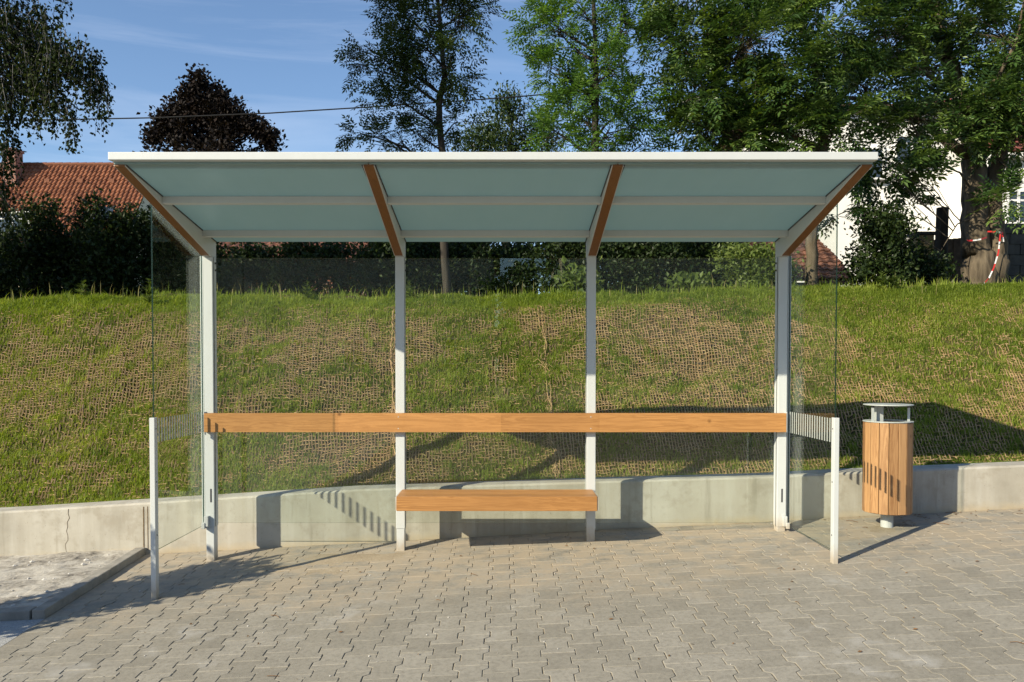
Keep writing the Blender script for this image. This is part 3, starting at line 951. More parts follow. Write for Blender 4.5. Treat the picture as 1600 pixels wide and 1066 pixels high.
def tree(name, label, cat, trunk, rads, blobs, bark, leafm, style='ash', dens=60, seed=0, group=None, leaf=0.08, wid=0.028, L=0.26, npair=5, extra_trunks=(), twig=True, limb_r=0.35, up=0.25, drop=0.55):
    """trunk: list of points; blobs: list of (centre xyz, (rx,ry,rz), density factor)"""
    rng = np.random.default_rng(seed)
    trunk = [np.array(p, float) for p in trunk]
    base = trunk[0]
    root = empty(name, base, label, cat, group)
    # refine the trunk
    fine = []; fr = []
    for i in range(len(trunk) - 1):
        for k in range(4):
            t = k / 4
            fine.append(trunk[i] * (1 - t) + trunk[i + 1] * t + (rng.normal(size=3) * rads[i] * 0.12 if (i or k) else 0)); fr.append(rads[i] * (1 - t) + rads[i + 1] * t)
    fine.append(trunk[-1]); fr.append(rads[-1])
    wood = MB()
    wood.tube(fine, fr, 12)
    for (pts, rr) in extra_trunks:
        f2 = []; r2 = []
        pts = [np.array(p, float) for p in pts]
        for i in range(len(pts) - 1):
            for k in range(4):
                t = k / 4
                f2.append(pts[i] * (1 - t) + pts[i + 1] * t + rng.normal(size=3) * rr[i] * 0.1); r2.append(rr[i] * (1 - t) + rr[i + 1] * t)
        f2.append(pts[-1]); r2.append(rr[-1])
        wood.tube(f2, r2, 10)
        fine += f2; fr += r2
    parts = []
    farr = np.array(fine)
    for (c, r, df) in blobs:
        c = np.array(c, float); r = np.array(r, float)
        # limb from a lower point of the trunk
        horiz = np.linalg.norm(farr[:, :2] - c[:2], axis=1)
        target = c[2] - drop * horiz - 0.15
        sc = np.abs(farr[:, 2] - target) + 0.5 * horiz
        bi = int(np.argmin(sc))
        limb = curve(farr[bi], c, rng, 6, 0.09, 0.05)
        r0 = max(0.010, min(fr[bi] * 0.6, 0.012 + limb_r * 0.05 * np.linalg.norm(c - farr[bi])))
        wood.tube(limb, list(np.linspace(r0, 0.007, 7)), 6)
        n = int(dens * df)
        q = unit(n, rng) * (rng.random(n)[:, None] ** 0.45)
        if style != 'hang' and n > 20:
            nc_ = max(4, n // 10)
            cc_ = unit(nc_, rng) * (rng.random(nc_)[:, None] ** 0.40)
            q = cc_[rng.integers(0, nc_, n)] + rng.normal(size=(n, 3)) * 0.17
        pts = c + q * r
        lm = np.array(limb)
        if twig:
            nt_ = max(5, n // 7)
            for k in range(nt_):
                s = lm[rng.integers(2, 7)]
                e = pts[rng.integers(0, n)]
                wood.tube(curve(s, e, rng, 3, 0.12, 0.04), [0.007, 0.0055, 0.004, 0.0025], 4)
        outw = norm(q * r + 0.25 * unit(n, rng) * r.mean() + np.array([0, 0, up * r.mean()]))
        if style == 'ash':
            V, Fq, T = sprays(pts, outw, rng, npair, L, leaf, wid)
        elif style == 'hang':
            Cs, Ds, Ns = [], [], []
            for k in range(n):
                ln = rng.uniform(0.25, 0.7); m_ = int(ln / 0.022)
                st = pts[k] + np.array([0, 0, 0.25])
                dx = rng.normal(size=2) * 0.10
                tt = np.linspace(0, 1, m_)
                P_ = st + np.stack([dx[0] * tt, dx[1] * tt, -ln * tt], 1) + rng.normal(size=(m_, 3)) * 0.035
                Cs.append(P_); Ds.append(norm(unit(m_, rng) * 0.7 + np.array([0, 0, -0.7]))); Ns.append(unit(m_, rng))
                wood.tube([st, st + np.array([dx[0] * .5, dx[1] * .5, -ln * .5]), st + np.array([dx[0], dx[1], -ln])], [0.004, 0.003, 0.002], 3)
            Cs = np.concatenate(Cs); Ds = np.concatenate(Ds); Ns = np.concatenate(Ns)
            ll = leaf * rng.uniform(0.7, 1.25, len(Cs))
            V, Fq = leaf_quads(Cs, Ds, Ns, ll, ll * wid / leaf)
            T = rng.random(len(Cs))
        else:  # 'tuft' : clusters of simple leaves
            m_ = 14
            cc = np.repeat(pts, m_, 0) + rng.normal(size=(n * m_, 3)) * L * 0.42
            dd = norm(np.repeat(outw, m_, 0) * 0.7 + unit(n * m_, rng))
            nn = norm(np.array([0, -0.1, 0.8]) + 0.9 * unit(n * m_, rng))
            ll = leaf * rng.uniform(0.6, 1.3, n * m_)
            V, Fq = leaf_quads(cc, dd, nn, ll, ll * wid / leaf)
            T = np.clip(np.repeat(rng.random(n), m_) * 0.7 + 0.3 * rng.random(n * m_), 0, 1)
        parts.append((V, Fq, T))
    wood.build('trunk', bark, root, smooth=True)
    V, Fq, T = merge(parts)
    np_mesh('crown', V, [Fq], leafm, root, attr=T)
    return root


def pb(px, py, Y, rx, ry, df=1.0, depth=None, sc=1.0):
    """blob from photo position: centre, radii in photo pixels at distance Y"""
    c = P(px, py, Y)
    k = Y / F_PX
    return (c, (rx * k * sc, (depth if depth else 0.9 * max(rx, ry)) * k if not depth else depth, ry * k * sc), df)


def gz(x, y): return float(np.interp(x, CRX, CRZ)) + max(0, y - 11) * 0.004 - 0.05


def trunk_px(pts, Y):
    l = [P(px, py, Y) for px, py in pts]
    b = l[0].copy(); b[2] = gz(b[0], Y)
    return [b] + l[1:] if True else l


# --- slim dark ash left of centre
Y1 = 13.5
tree('ash_tree', 'slender dark ash tree with a forked trunk behind the middle of the shelter', 'tree',
     trunk_px([(698, 440), (694, 330), (690, 236), (686, 175), (694, 120), (690, 60), (684, 0), (680, -110)], Y1), [0.075, 0.062, 0.056, 0.052, 0.04, 0.036, 0.03, 0.018],
     [pb(640, 60, Y1, 48, 55), pb(600, 100, Y1, 40, 38), pb(665, 15, Y1, 55, 40), pb(722, 40, Y1, 30, 40, .7), pb(705, 100, Y1 - .3, 24, 26, .6), pb(625, 160, Y1, 42, 34),
      pb(650, 115, Y1 + .3, 42, 45), pb(598, 212, Y1, 34, 20, .5), pb(738, 10, Y1, 24, 22, .5), pb(716, 122, Y1, 18, 18, .4), pb(650, 205, Y1, 34, 25, .6), pb(575, 75, Y1, 20, 25, .35),
      pb(715, 190, Y1 + .2, 26, 14, .4), pb(562, 208, Y1, 14, 14, .22), pb(610, 20, Y1, 30, 40, .6), pb(660, -60, Y1, 80, 55, 1.3), pb(690, -150, Y1, 70, 60, 1.2), pb(690, 10, Y1, 40, 40, .8)],
     M['bark_dark'], M['ash_dark'], 'ash', 150, 3, leaf=0.088, wid=0.030, L=0.27)
# --- bright ash
Y2 = 13.0
tree('ash_tree', 'bright green young ash tree with a straight trunk right of the dark slender one', 'tree',
     trunk_px([(924, 440), (926, 330), (930, 236), (931, 150), (930, 80), (927, 0), (925, -120)], Y2), [0.075, 0.066, 0.06, 0.05, 0.04, 0.03, 0.016],
     [pb(875, 50, Y2, 48, 50), pb(866, 115, Y2, 34, 36, .8), pb(925, 130, Y2 - .2, 45, 55, 1.1), pb(895, 175, Y2, 36, 36), pb(980, 95, Y2, 40, 50), pb(985, 165, Y2, 34, 34),
      pb(950, 205, Y2 - .2, 55, 30, 1.1), pb(910, 15, Y2, 55, 45), pb(985, 30, Y2, 42, 42), pb(1005, 224, Y2, 26, 12, .4), pb(850, 25, Y2, 26, 34, .5), pb(868, 205, Y2, 26, 26, .5),
      pb(930, -70, Y2, 85, 60, 1.3), pb(925, -170, Y2, 70, 60, 1.2)],
     M['bark_dark'], M['ash_bright'], 'ash', 170, 4, leaf=0.09, wid=0.031, L=0.27)
# --- old trees at the right
Y3 = 12.9
tree('ash_tree', 'wide old ash tree with its trunk seen through the right side glass', 'tree',
     trunk_px([(1268, 450), (1268, 400), (1272, 330), (1285, 250), (1290, 170), (1270, 90), (1240, 0), (1220, -120)], Y3), [0.105, 0.092, 0.088, 0.082, 0.075, 0.06, 0.045, 0.02],
     [pb(1085, 195, Y3, 32, 34, .7), pb(1065, 75, Y3, 50, 55), pb(1125, 130, Y3 + .3, 55, 52, 1.1), pb(1100, 15, Y3, 65, 50), pb(1180, 60, Y3 - .4, 65, 52, 1.2), pb(1185, 165, Y3, 55, 46, 1.1),
      pb(1250, 115, Y3 - .3, 55, 55, 1.2), pb(1235, 205, Y3, 55, 32), pb(1150, 212, Y3, 48, 26, .9), pb(1290, 35, Y3, 65, 55, 1.2), pb(1305, 195, Y3 - .3, 48, 46, 1.1), pb(1090, 140, Y3 - .3, 36, 36, .6),
      pb(1120, -70, Y3, 80, 55, 1.3), pb(1240, -70, Y3, 80, 55, 1.3), pb(1180, -170, Y3, 110, 60, 1.6)],
     M['bark'], M['ash'], 'ash', 270, 5, leaf=0.115, wid=0.042, L=0.33,
     extra_trunks=[([P(1290, 235, Y3), P(1240, 215, Y3), P(1180, 180, Y3), P(1120, 120, Y3)], [0.06, 0.05, 0.04, 0.02])])
Y4 = 14.2
gb = P(1535, 440, Y4); gb[2] = gz(gb[0], Y4)
bt_ = P(1545, 452, Y4)
tree('ash_tree', 'massive double stemmed old ash tree with red and white tape round its trunk', 'tree',
     [gb + np.array([0.0, 0, -0.1]), P(1532, 428, Y4), P(1526, 380, Y4), P(1523, 310, Y4), P(1520, 235, Y4), P(1500, 150, Y4), P(1470, 60, Y4), P(1450, -80, Y4)],
     [0.46, 0.29, 0.225, 0.20, 0.185, 0.13, 0.10, 0.04],
     [pb(1380, 50, Y4 - .4, 65, 60, 1.2), pb(1355, 140, Y4 - .6, 52, 46), pb(1450, 105, Y4 - .3, 65, 55, 1.2), pb(1480, 25, Y4, 75, 55, 1.3), pb(1560, 55, Y4 - .3, 65, 55, 1.2), pb(1575, 150, Y4 - .4, 56, 50, 1.3),
      pb(1500, 175, Y4 - .5, 55, 40, 1.0), pb(1425, 190, Y4 - .8, 40, 24, .42), pb(1395, 268, Y4 - .9, 34, 22, .22), pb(1350, 240, Y4 - .8, 24, 30, .24), pb(1450, 285, Y4 - .6, 26, 24, .20),
      pb(1400, 318, Y4 - .4, 34, 16, .16), pb(1588, 212, Y4 - .5, 34, 26, .5), pb(1572, 310, Y4 - .6, 20, 26, .22), pb(1475, 225, Y4 - .8, 34, 20, .36),
      pb(1640, 100, Y4, 60, 80, 1.2), pb(1400, -70, Y4, 90, 60, 1.3), pb(1540, -80, Y4, 110, 60, 1.6), pb(1460, -180, Y4, 110, 60, 1.6), pb(1320, 330, Y4 - 0.9, 18, 14, .15)],
     M['bark'], M['ash'], 'ash', 265, 6, leaf=0.125, wid=0.046, L=0.36,
     extra_trunks=[([P(1555, 440, Y4), P(1556, 380, Y4), P(1553, 310, Y4), P(1563, 230, Y4), P(1580, 150, Y4), P(1600, 40, Y4), P(1620, -80, Y4)], [0.24, 0.165, 0.145, 0.13, 0.11, 0.09, 0.03]),
                   ([P(1556, 250, Y4), P(1575, 262, Y4 - .5), P(1590, 290, Y4 - .7), P(1604, 285, Y4 - .8)], [0.02, 0.014, 0.010, 0.004]),
                   ([P(1520, 300, Y4), P(1500, 270, Y4 - .4), P(1480, 262, Y4 - .6), P(1462, 240, Y4 - .7)], [0.022, 0.016, 0.011, 0.004]),
                   ([P(1522, 340, Y4), P(1496, 350, Y4 - .4), P(1482, 372, Y4 - .6), P(1470, 392, Y4 - .7)], [0.016, 0.011, 0.008, 0.003]),
                   ([P(1500, 150, Y4), P(1440, 110, Y4 - .7), P(1400, 90, Y4 - .9), P(1340, 95, Y4 - 1.0)], [0.05, 0.035, 0.022, 0.008]),
                   ([P(1510, 180, Y4), P(1560, 120, Y4 - .7), P(1590, 60, Y4 - .9), P(1600, 0, Y4 - 1.0)], [0.05, 0.035, 0.025, 0.01]),
                   ([P(1520, 250, Y4), P(1440, 190, Y4 - .4), P(1370, 160, Y4 - .6), P(1300, 150, Y4 - .6)], [0.10, 0.07, 0.05, 0.02])])

# --- drooping birch at the left edge, most of its crown outside the frame
YB = 10.9
bx0 = -8.6
tree('birch_tree', 'dark drooping birch at the left edge, its hanging twigs in front of the sky', 'tree',
     [(bx0, 11.6, gz(bx0, 11.6)), (bx0 + .05, 11.5, 3.6), (bx0 + .1, 11.4, 5.5), (bx0 + .3, 11.2, 7.5), (bx0 + .5, 11.1, 9.5), (bx0 + .6, 11.1, 12)],
     [0.24, 0.20, 0.17, 0.13, 0.09, 0.03],
     [pb(15, 50, YB, 55, 60, 1.6), pb(80, 105, YB, 50, 42, 1.3), pb(128, 105, YB, 30, 22, .6), pb(150, 150, YB, 18, 22, .35), pb(15, 150, YB, 45, 45, 1.0), pb(70, 165, YB, 30, 25, .5),
      pb(112, 190, YB, 12, 14, .15), pb(8, 235, YB, 14, 40, .4), pb(-2, 320, YB, 14, 40, .4), pb(105, 0, YB, 10, 8, .08), pb(60, 50, YB, 30, 30, .5), pb(-60, 100, YB, 60, 90, 1.6),
      pb(-100, 250, YB, 60, 60, 1.2), pb(30, 90, YB + .4, 60, 40, .8)],
     M['birch_bark'], M['birch_leaf'], 'hang', 62, 8, leaf=0.055, wid=0.04, limb_r=0.12, drop=-0.5)
# tall unseen tree added past the left edge, crown shaped to shade the hedge
tree('shade_tree', 'tall broad tree added outside the left edge of the view to shade the hedge', 'tree',
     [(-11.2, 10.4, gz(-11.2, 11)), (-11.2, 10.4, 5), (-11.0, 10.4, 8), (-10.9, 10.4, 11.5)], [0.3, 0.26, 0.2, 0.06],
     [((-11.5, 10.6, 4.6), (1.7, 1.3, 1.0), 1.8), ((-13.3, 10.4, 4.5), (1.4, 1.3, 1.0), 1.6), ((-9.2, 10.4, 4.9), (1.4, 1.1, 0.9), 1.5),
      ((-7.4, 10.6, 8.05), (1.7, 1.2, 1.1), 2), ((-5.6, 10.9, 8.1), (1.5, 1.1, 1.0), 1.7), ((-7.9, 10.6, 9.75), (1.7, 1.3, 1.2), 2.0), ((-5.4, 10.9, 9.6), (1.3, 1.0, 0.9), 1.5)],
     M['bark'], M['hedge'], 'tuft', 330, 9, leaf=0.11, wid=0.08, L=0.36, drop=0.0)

# --- copper beech and round tree behind
YC = 24.0
tree('copper_beech', 'dark purple copper beech behind the hedge, rising above the shelter roof at left', 'tree',
     trunk_px([(335, 440), (335, 330), (333, 250), (330, 180), (322, 125)], YC), [0.2, 0.17, 0.13, 0.08, 0.02],
     [pb(313, 130, YC, 5, 16, .3), pb(305, 152, YC, 12, 11, .4), pb(287, 170, YC, 18, 12, .5), pb(337, 156, YC, 12, 10, .4), pb(319, 180, YC, 25, 14, .6), pb(266, 192, YC, 13, 10, .4), pb(358, 178, YC, 16, 10, .5), pb(384, 193, YC, 15, 8, .4), pb(299, 208, YC, 33, 12, .6), pb(363, 212, YC, 26, 11, .5), pb(252, 214, YC, 13, 8, .35), pb(407, 206, YC, 11, 7, .25), pb(418, 222, YC, 11, 8, .28), pb(330, 238, YC, 74, 12, .9), pb(330, 272, YC, 88, 26, 1.4)],
     M['bark_dark'], M['beech'], 'tuft', 170, 10, leaf=0.125, wid=0.085, L=0.36, up=0.6)
YD = 19.0
tree('round_tree', 'small leaved rounded tree behind the shelter between the two slim ashes', 'tree',
     trunk_px([(790, 440), (792, 330), (795, 250), (800, 190)], YD), [0.12, 0.10, 0.07, 0.02],
     [pb(805, 180, YD, 30, 22, .7), pb(770, 205, YD, 36, 22, .9), pb(835, 205, YD, 30, 24, .8), pb(735, 225, YD, 28, 16, .5), pb(800, 235, YD, 70, 28, 1.5), pb(800, 280, YD, 85, 40, 1.5), pb(862, 232, YD, 16, 16, .3), pb(795, 162, YD, 12, 10, .2)],
     M['bark_dark'], M['ash_dark'], 'tuft', 130, 12, leaf=0.085, wid=0.04, L=0.40, up=0.6)


# --- shrubs of the hedge
def shrub(name, label, px, top, Y, half, leafm, seed, n=110, leaf=0.075, wid=0.045, cat='shrub', group=None, spikes=True, L=0.24):
    rng = np.random.default_rng(seed)
    c = P(px, top, Y); x = c[0]; g = gz(x, Y); h = c[2] - g
    hw = half * Y / F_PX
    bl = [((x, Y, g + 0.35 * h), (hw, 0.55, 0.40 * h), 1.5), ((x + hw * 0.2, Y - .1, g + 0.62 * h), (hw * 0.75, 0.45, 0.26 * h), 0.9)]
    if spikes:
        for k in range(4):
            dx = rng.uniform(-0.8, 0.8) * hw
            bl.append(((x + dx, Y + rng.uniform(-.2, .2), g + rng.uniform(0.68, 0.86) * h), (0.16, 0.16, 0.16 * h), 0.16))
        bl.append(((x, Y, g + 0.86 * h), (0.13, 0.13, 0.13 * h), 0.14))
    else:
        bl.append(((x - hw * .3, Y, g + 0.75 * h), (hw * 0.6, 0.4, 0.22 * h), 0.6))
    return tree(name, label, cat, [(x, Y, g), (x, Y, g + 0.4 * h), (x + 0.02, Y, g + 0.8 * h)], [0.04, 0.03, 0.012], bl, M['bark_dark'], leafm, 'tuft', n, seed, group, leaf=leaf, wid=wid, L=L, twig=True, up=0.8)


HG = 'dark hedge shrubs along the top of the bank'
hedge = [(-35, 350, 13.8, 55, 'dark hedge shrub at the left edge of the photo'),
         (52, 318, 13.6, 46, 'dark spiky hedge shrub in front of the left part of the tiled roof'),
         (105, 355, 13.9, 50, 'low dark hedge shrub between two taller ones before the tiled roof'),
         (152, 305, 13.5, 40, 'tallest dark hedge shrub before the tiled roof'),
         (205, 322, 13.9, 46, 'dark hedge shrub at the right end of the tiled roof'),
         (262, 300, 14.2, 52, 'dark hedge shrub behind the left side glass'),
         (330, 372, 14.0, 48, 'dark hedge shrub behind the left rear post'),
         (395, 376, 14.3, 50, 'dark hedge shrub behind the left glass bay, nearest the left post'),
         (462, 366, 14.1, 50, 'dark hedge shrub behind the middle of the left glass bay'),
         (530, 372, 14.3, 50, 'dark hedge shrub behind the right part of the left glass bay'),
         (598, 366, 14.0, 50, 'dark hedge shrub behind the second post'),
         (668, 358, 14.5, 50, 'dark hedge shrub beside the forked slender ash trunk'),
         (738, 362, 14.6, 50, 'dark hedge shrub behind the middle glass bay, left of centre'),
         (812, 376, 14.8, 30, 'sparse dark hedge shrub behind the middle glass bay, right of centre'),
         (885, 358, 14.4, 55, 'dark hedge shrub behind the third post'),
         (960, 368, 14.6, 52, 'dark hedge shrub right of the third post'),
         (1030, 364, 14.3, 52, 'dark hedge shrub behind the middle of the right glass bay'),
         (1100, 362, 14.6, 52, 'dark hedge shrub beside the light green bush')]
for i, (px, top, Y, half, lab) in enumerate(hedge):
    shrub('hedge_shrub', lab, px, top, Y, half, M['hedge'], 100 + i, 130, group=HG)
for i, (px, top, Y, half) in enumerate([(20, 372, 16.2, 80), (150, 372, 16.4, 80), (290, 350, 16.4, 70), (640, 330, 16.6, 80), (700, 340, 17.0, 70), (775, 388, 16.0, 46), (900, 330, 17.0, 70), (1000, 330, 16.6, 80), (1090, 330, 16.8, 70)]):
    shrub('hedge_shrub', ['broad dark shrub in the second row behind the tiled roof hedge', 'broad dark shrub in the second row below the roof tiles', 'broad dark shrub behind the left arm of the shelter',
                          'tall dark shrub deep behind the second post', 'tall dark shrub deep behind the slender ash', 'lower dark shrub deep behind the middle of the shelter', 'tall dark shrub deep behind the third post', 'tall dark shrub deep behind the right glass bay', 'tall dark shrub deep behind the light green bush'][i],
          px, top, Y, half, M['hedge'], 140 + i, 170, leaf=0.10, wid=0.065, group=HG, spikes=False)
shrub('leafy_bush', 'light green leafy bush behind the right glass bay', 1180, 378, 12.6, 52, M['bush'], 201, 150, leaf=0.075, wid=0.04, cat='bush', spikes=False)
shrub('elder_bush', 'tall dark green bush in front of the white house wall', 1380, 312, 13.4, 40, M['hedge'], 202, 190, leaf=0.075, wid=0.045, cat='bush', spikes=False)
shrub('elder_bush', 'low dark green bush at the foot of the fence', 1440, 385, 13.8, 34, M['hedge'], 203, 80, leaf=0.075, wid=0.045, cat='bush', spikes=False)
shrub('leafy_bush', 'small light green plant before the third post hedge', 905, 432, 11.8, 22, M['bush'], 204, 30, leaf=0.10, wid=0.07, cat='bush', spikes=False, L=.2)
shrub('leafy_bush', 'low light green leafy plant behind the right glass bay', 1085, 440, 11.9, 40, M['bush'], 205, 36, leaf=0.10, wid=0.07, cat='bush', spikes=False, L=.2)

# unseen planted tub, added as a guess at what shadows the paving corner
tubx, tuby = -4.32, 4.28
tg = float(G(tubx, tuby))
tub = empty('shadow_planter', (tubx, tuby, tg), 'square concrete planter with a clipped shrub added unseen at the left to cast the corner shadow', 'shadow_planter')
MB().box(tubx - .27, tubx + .27, tuby - .27, tuby + .27, tg - .02, tg + .55).build('tub', M['concrete'], tub, bevel=.015)
rng = np.random.default_rng(5)
nl = 4600
pp = np.stack([rng.uniform(-.27, .27, nl) + tubx, rng.uniform(-.27, .27, nl) + tuby, tg + rng.uniform(.5, 1.72, nl) + 0.10 * rng.random(nl)], 1)
ll = rng.uniform(.05, .09, nl)
V, Fq = leaf_quads(pp, norm(unit(nl, rng) + np.array([0, 0, .5])), unit(nl, rng), ll, ll * .7)
np_mesh('shrub_crown', V, [Fq], M['hedge'], tub, attr=rng.random(nl))


# ---------------------------------------------------------------- grass and netting on the bank
def blades(n, xr, yr, hfun, dfun, rng, wd=0.006, lean=0.5):
    x = rng.uniform(xr[0], xr[1], n); y = rng.uniform(yr[0], yr[1], n)
    keep = rng.random(n) < dfun(x, y)
    x, y = x[keep], y[keep]; n = len(x)
    z = bank(x, y) - 0.008
    h = hfun(x, y) * rng.uniform(0.5, 1.35, n)
    a = rng.uniform(0, 2 * np.pi, n)
    sd = np.stack([np.cos(a), np.sin(a), np.zeros(n)], 1)
    ld = np.stack([-np.sin(a), np.cos(a), np.zeros(n)], 1) * (rng.uniform(-1, 1, n) * lean)[:, None]
    ld[:, 1] -= 0.12
    w = (wd * rng.uniform(0.6, 1.4, n) * np.clip(h / 0.07, 0.7, 1.5))[:, None]
    b = np.stack([x, y, z], 1)
    up = np.array([0, 0, 1.0])
    m1 = b + (up * 0.6 + ld * 0.35) * h[:, None]
    tp = b + (up * 0.92 + ld * 1.0) * h[:, None]
    V = np.stack([b - sd * w * .5, b + sd * w * .5, m1 + sd * w * .4, m1 - sd * w * .4, tp], 1).reshape(-1, 3)
    i = np.arange(n)[:, None] * 5
    T = np.concatenate([i + np.array([[0, 1, 2]]), i + np.array([[0, 2, 3]]), i + np.array([[3, 2, 4]])])
    tone = np.clip(0.6 * fbm(x * 1.3, y * 1.3, 55, 3) + 0.45 * rng.random(n) - 0.05, 0, 1)
    tone = np.where(rng.random(n) < 0.06, rng.uniform(0.85, 1.0, n), tone)
    return V, T, np.tile(tone, 3)


def cover(x, y):
    """share of the bank hidden by grass, 0..1"""
    c = fbm(x * 0.9 + 3, y * 1.3, 21, 4)
    c2 = fbm(x * 3.5, y * 3.5, 23, 3)
    v = 0.65 * c + 0.45 * c2
    t = np.clip((v - 0.49) / 0.12, 0, 1)
    side = np.clip((np.abs(x + 0.2) - 2.3) / 2.2, 0, 1) * 0.60
    crest = np.clip((y - 9.85 + 0.9 * (fbm(x * 1.4, y * 1.4, 91, 3) - 0.5)) / 0.45, 0, 1)
    foot = np.clip((7.35 - y) / 0.35, 0, 1) * 0.6
    return np.clip(np.maximum(np.maximum(t, crest), foot) + side, 0, 1)


rng = np.random.default_rng(77)
gp = []
gp.append(blades(560000, (-7.6, 8.2), (6.86, 10.7), lambda x, y: 0.030 + 0.028 * fbm(x * 2, y * 2, 41, 3) + 0.022 * np.clip((y - 9.6), 0, 1), lambda x, y: 0.26 + 0.74 * cover(x, y), rng, 0.0068, 1.15))
# thicker tufts
tc_n = 2500
tx = rng.uniform(-7.4, 8, tc_n); ty = rng.uniform(6.95, 10.5, tc_n)
ok = rng.random(tc_n) < 0.25 + 0.75 * cover(tx, ty); tx, ty = tx[ok], ty[ok]
xx = np.repeat(tx, 26) + rng.normal(size=len(tx) * 26) * 0.035; yy = np.repeat(ty, 26) + rng.normal(size=len(tx) * 26) * 0.035


def blades_at(x, y, h, rng, wd=0.006, lean=0.6, tone=None, zf=bank):
    n = len(x); z = zf(x, y) - 0.008
    a = rng.uniform(0, 2 * np.pi, n)
    sd = np.stack([np.cos(a), np.sin(a), np.zeros(n)], 1)
    ld = np.stack([-np.sin(a), np.cos(a), np.zeros(n)], 1) * (rng.uniform(-1, 1, n) * lean)[:, None]
    w = (wd * rng.uniform(0.6, 1.4, n))[:, None]
    b = np.stack([x, y, z], 1); up = np.array([0, 0, 1.0])
    m1 = b + (up * 0.6 + ld * 0.35) * h[:, None]; tp = b + (up * 0.9 + ld) * h[:, None]
    V = np.stack([b - sd * w * .5, b + sd * w * .5, m1 + sd * w * .4, m1 - sd * w * .4, tp], 1).reshape(-1, 3)
    i = np.arange(n)[:, None] * 5
    T = np.concatenate([i + np.array([[0, 1, 2]]), i + np.array([[0, 2, 3]]), i + np.array([[3, 2, 4]])])
    if tone is None: tone = rng.random(n) * 0.6
    return V, T, np.tile(tone, 3)


gp.append(blades_at(xx, yy, rng.uniform(0.04, 0.11, len(xx)) * np.repeat(rng.uniform(0.6, 1.4, len(tx)), 26), rng, 0.0062, 1.0, np.repeat(rng.uniform(0.1, 0.7, len(tx)), 26)))
# long grass on the crest and behind it
n = 52000
x = rng.uniform(-8, 9, n); y = rng.uniform(10.1, 12.6, n)
ok = rng.random(n) < np.clip(2.2 * fbm(x * 2.5, y * 2.5, 63, 3) - 0.45, 0.15, 1); x = x[ok]; y = y[ok]; n = len(x)
hh = rng.uniform(0.03, 0.08, n) * (0.7 + 0.8 * fbm(x * 1.5, y * 1.5, 61, 3)) + 0.22 * (rng.random(n) < 0.03) * rng.random(n)
gp.append(blades_at(x, y, hh, rng, 0.0075, 0.95, np.clip(rng.normal(0.5, 0.2, n), 0, 1)))
# taller tufts on the crest
tq = 150
tx = rng.uniform(-7.4, 8, tq); ty = rng.uniform(10.1, 11.2, tq)
xx = np.repeat(tx, 24) + rng.normal(size=tq * 24) * 0.05; yy = np.repeat(ty, 24) + rng.normal(size=tq * 24) * 0.05
gp.append(blades_at(xx, yy, rng.uniform(0.06, 0.15, tq * 24) * np.repeat(rng.uniform(0.6, 1.3, tq), 24), rng, 0.0085, 0.7, np.repeat(rng.uniform(0.2, 0.8, tq), 24)))
V, Fq, T = merge(gp)
tag(np_mesh('grass', V, [Fq], M['grass'], attr=T), 'fresh short grass growing through the netting on the bank', 'grass', kind='stuff')
# seed stalks
n = 190
x = rng.uniform(-7, 8, n); y = rng.uniform(10.2, 11.6, n)
hs = rng.uniform(0.12, 0.30, n)
a = blades_at(x, y, hs, rng, 0.007, 0.25, rng.random(n))
tag(np_mesh('seed_stalks', a[0], [a[1]], M['dry_grass'], attr=a[2]), 'thin dry seed stalks sticking up along the crest of the bank', 'grass stalks', kind='stuff')

# ---- weeds at the crest
def weed(px, py, Y, label, seed):
    rng = np.random.default_rng(seed)
    c = P(px, py, Y); g = float(bank(c[0], Y)); h = c[2] - g
    root = empty('weed', (c[0], Y, g), label, 'weed', 'tall weeds on the crest of the bank')
    MB().tube([(c[0], Y, g - .03), (c[0] + .01, Y, g + h * .5), (c[0] - .01, Y, g + h)], [0.006, 0.005, 0.002], 5).build('stem', M['bush'], root)
    n = 44
    t = rng.uniform(0.1, 1.0, n)
    C = np.stack([np.full(n, c[0]), np.full(n, Y), g + h * t], 1)
    a = rng.uniform(0, 2 * np.pi, n)
    D = norm(np.stack([np.cos(a), np.sin(a), rng.uniform(0.1, 0.9, n)], 1)); ll = (0.12 * (1.15 - t) + 0.03) * rng.uniform(.7, 1.2, n)
    V, Fq = leaf_quads(C, D, norm(np.array([0, 0, 1.0]) + .3 * unit(n, rng)), ll, ll * .38)
    np_mesh('leaves', V, [Fq], M['bush'], root, attr=rng.random(n))
weed(233, 436, 10.35, 'tall pale weed on the bank crest beside the left side glass', 1)
weed(1378, 425, 10.6, 'tall pale weed on the bank crest right of the shelter', 2)
weed(1396, 432, 10.7, 'shorter bushy weed next to the tall one right of the shelter', 3)
weed(130, 440, 10.6, 'low weed on the bank crest in front of the tiled roof hedge', 4)
weed(640, 440, 10.6, 'small weed on the bank crest just right of the second post', 5)
weed(480, 442, 10.6, 'small weed on the bank crest behind the left glass bay', 6)

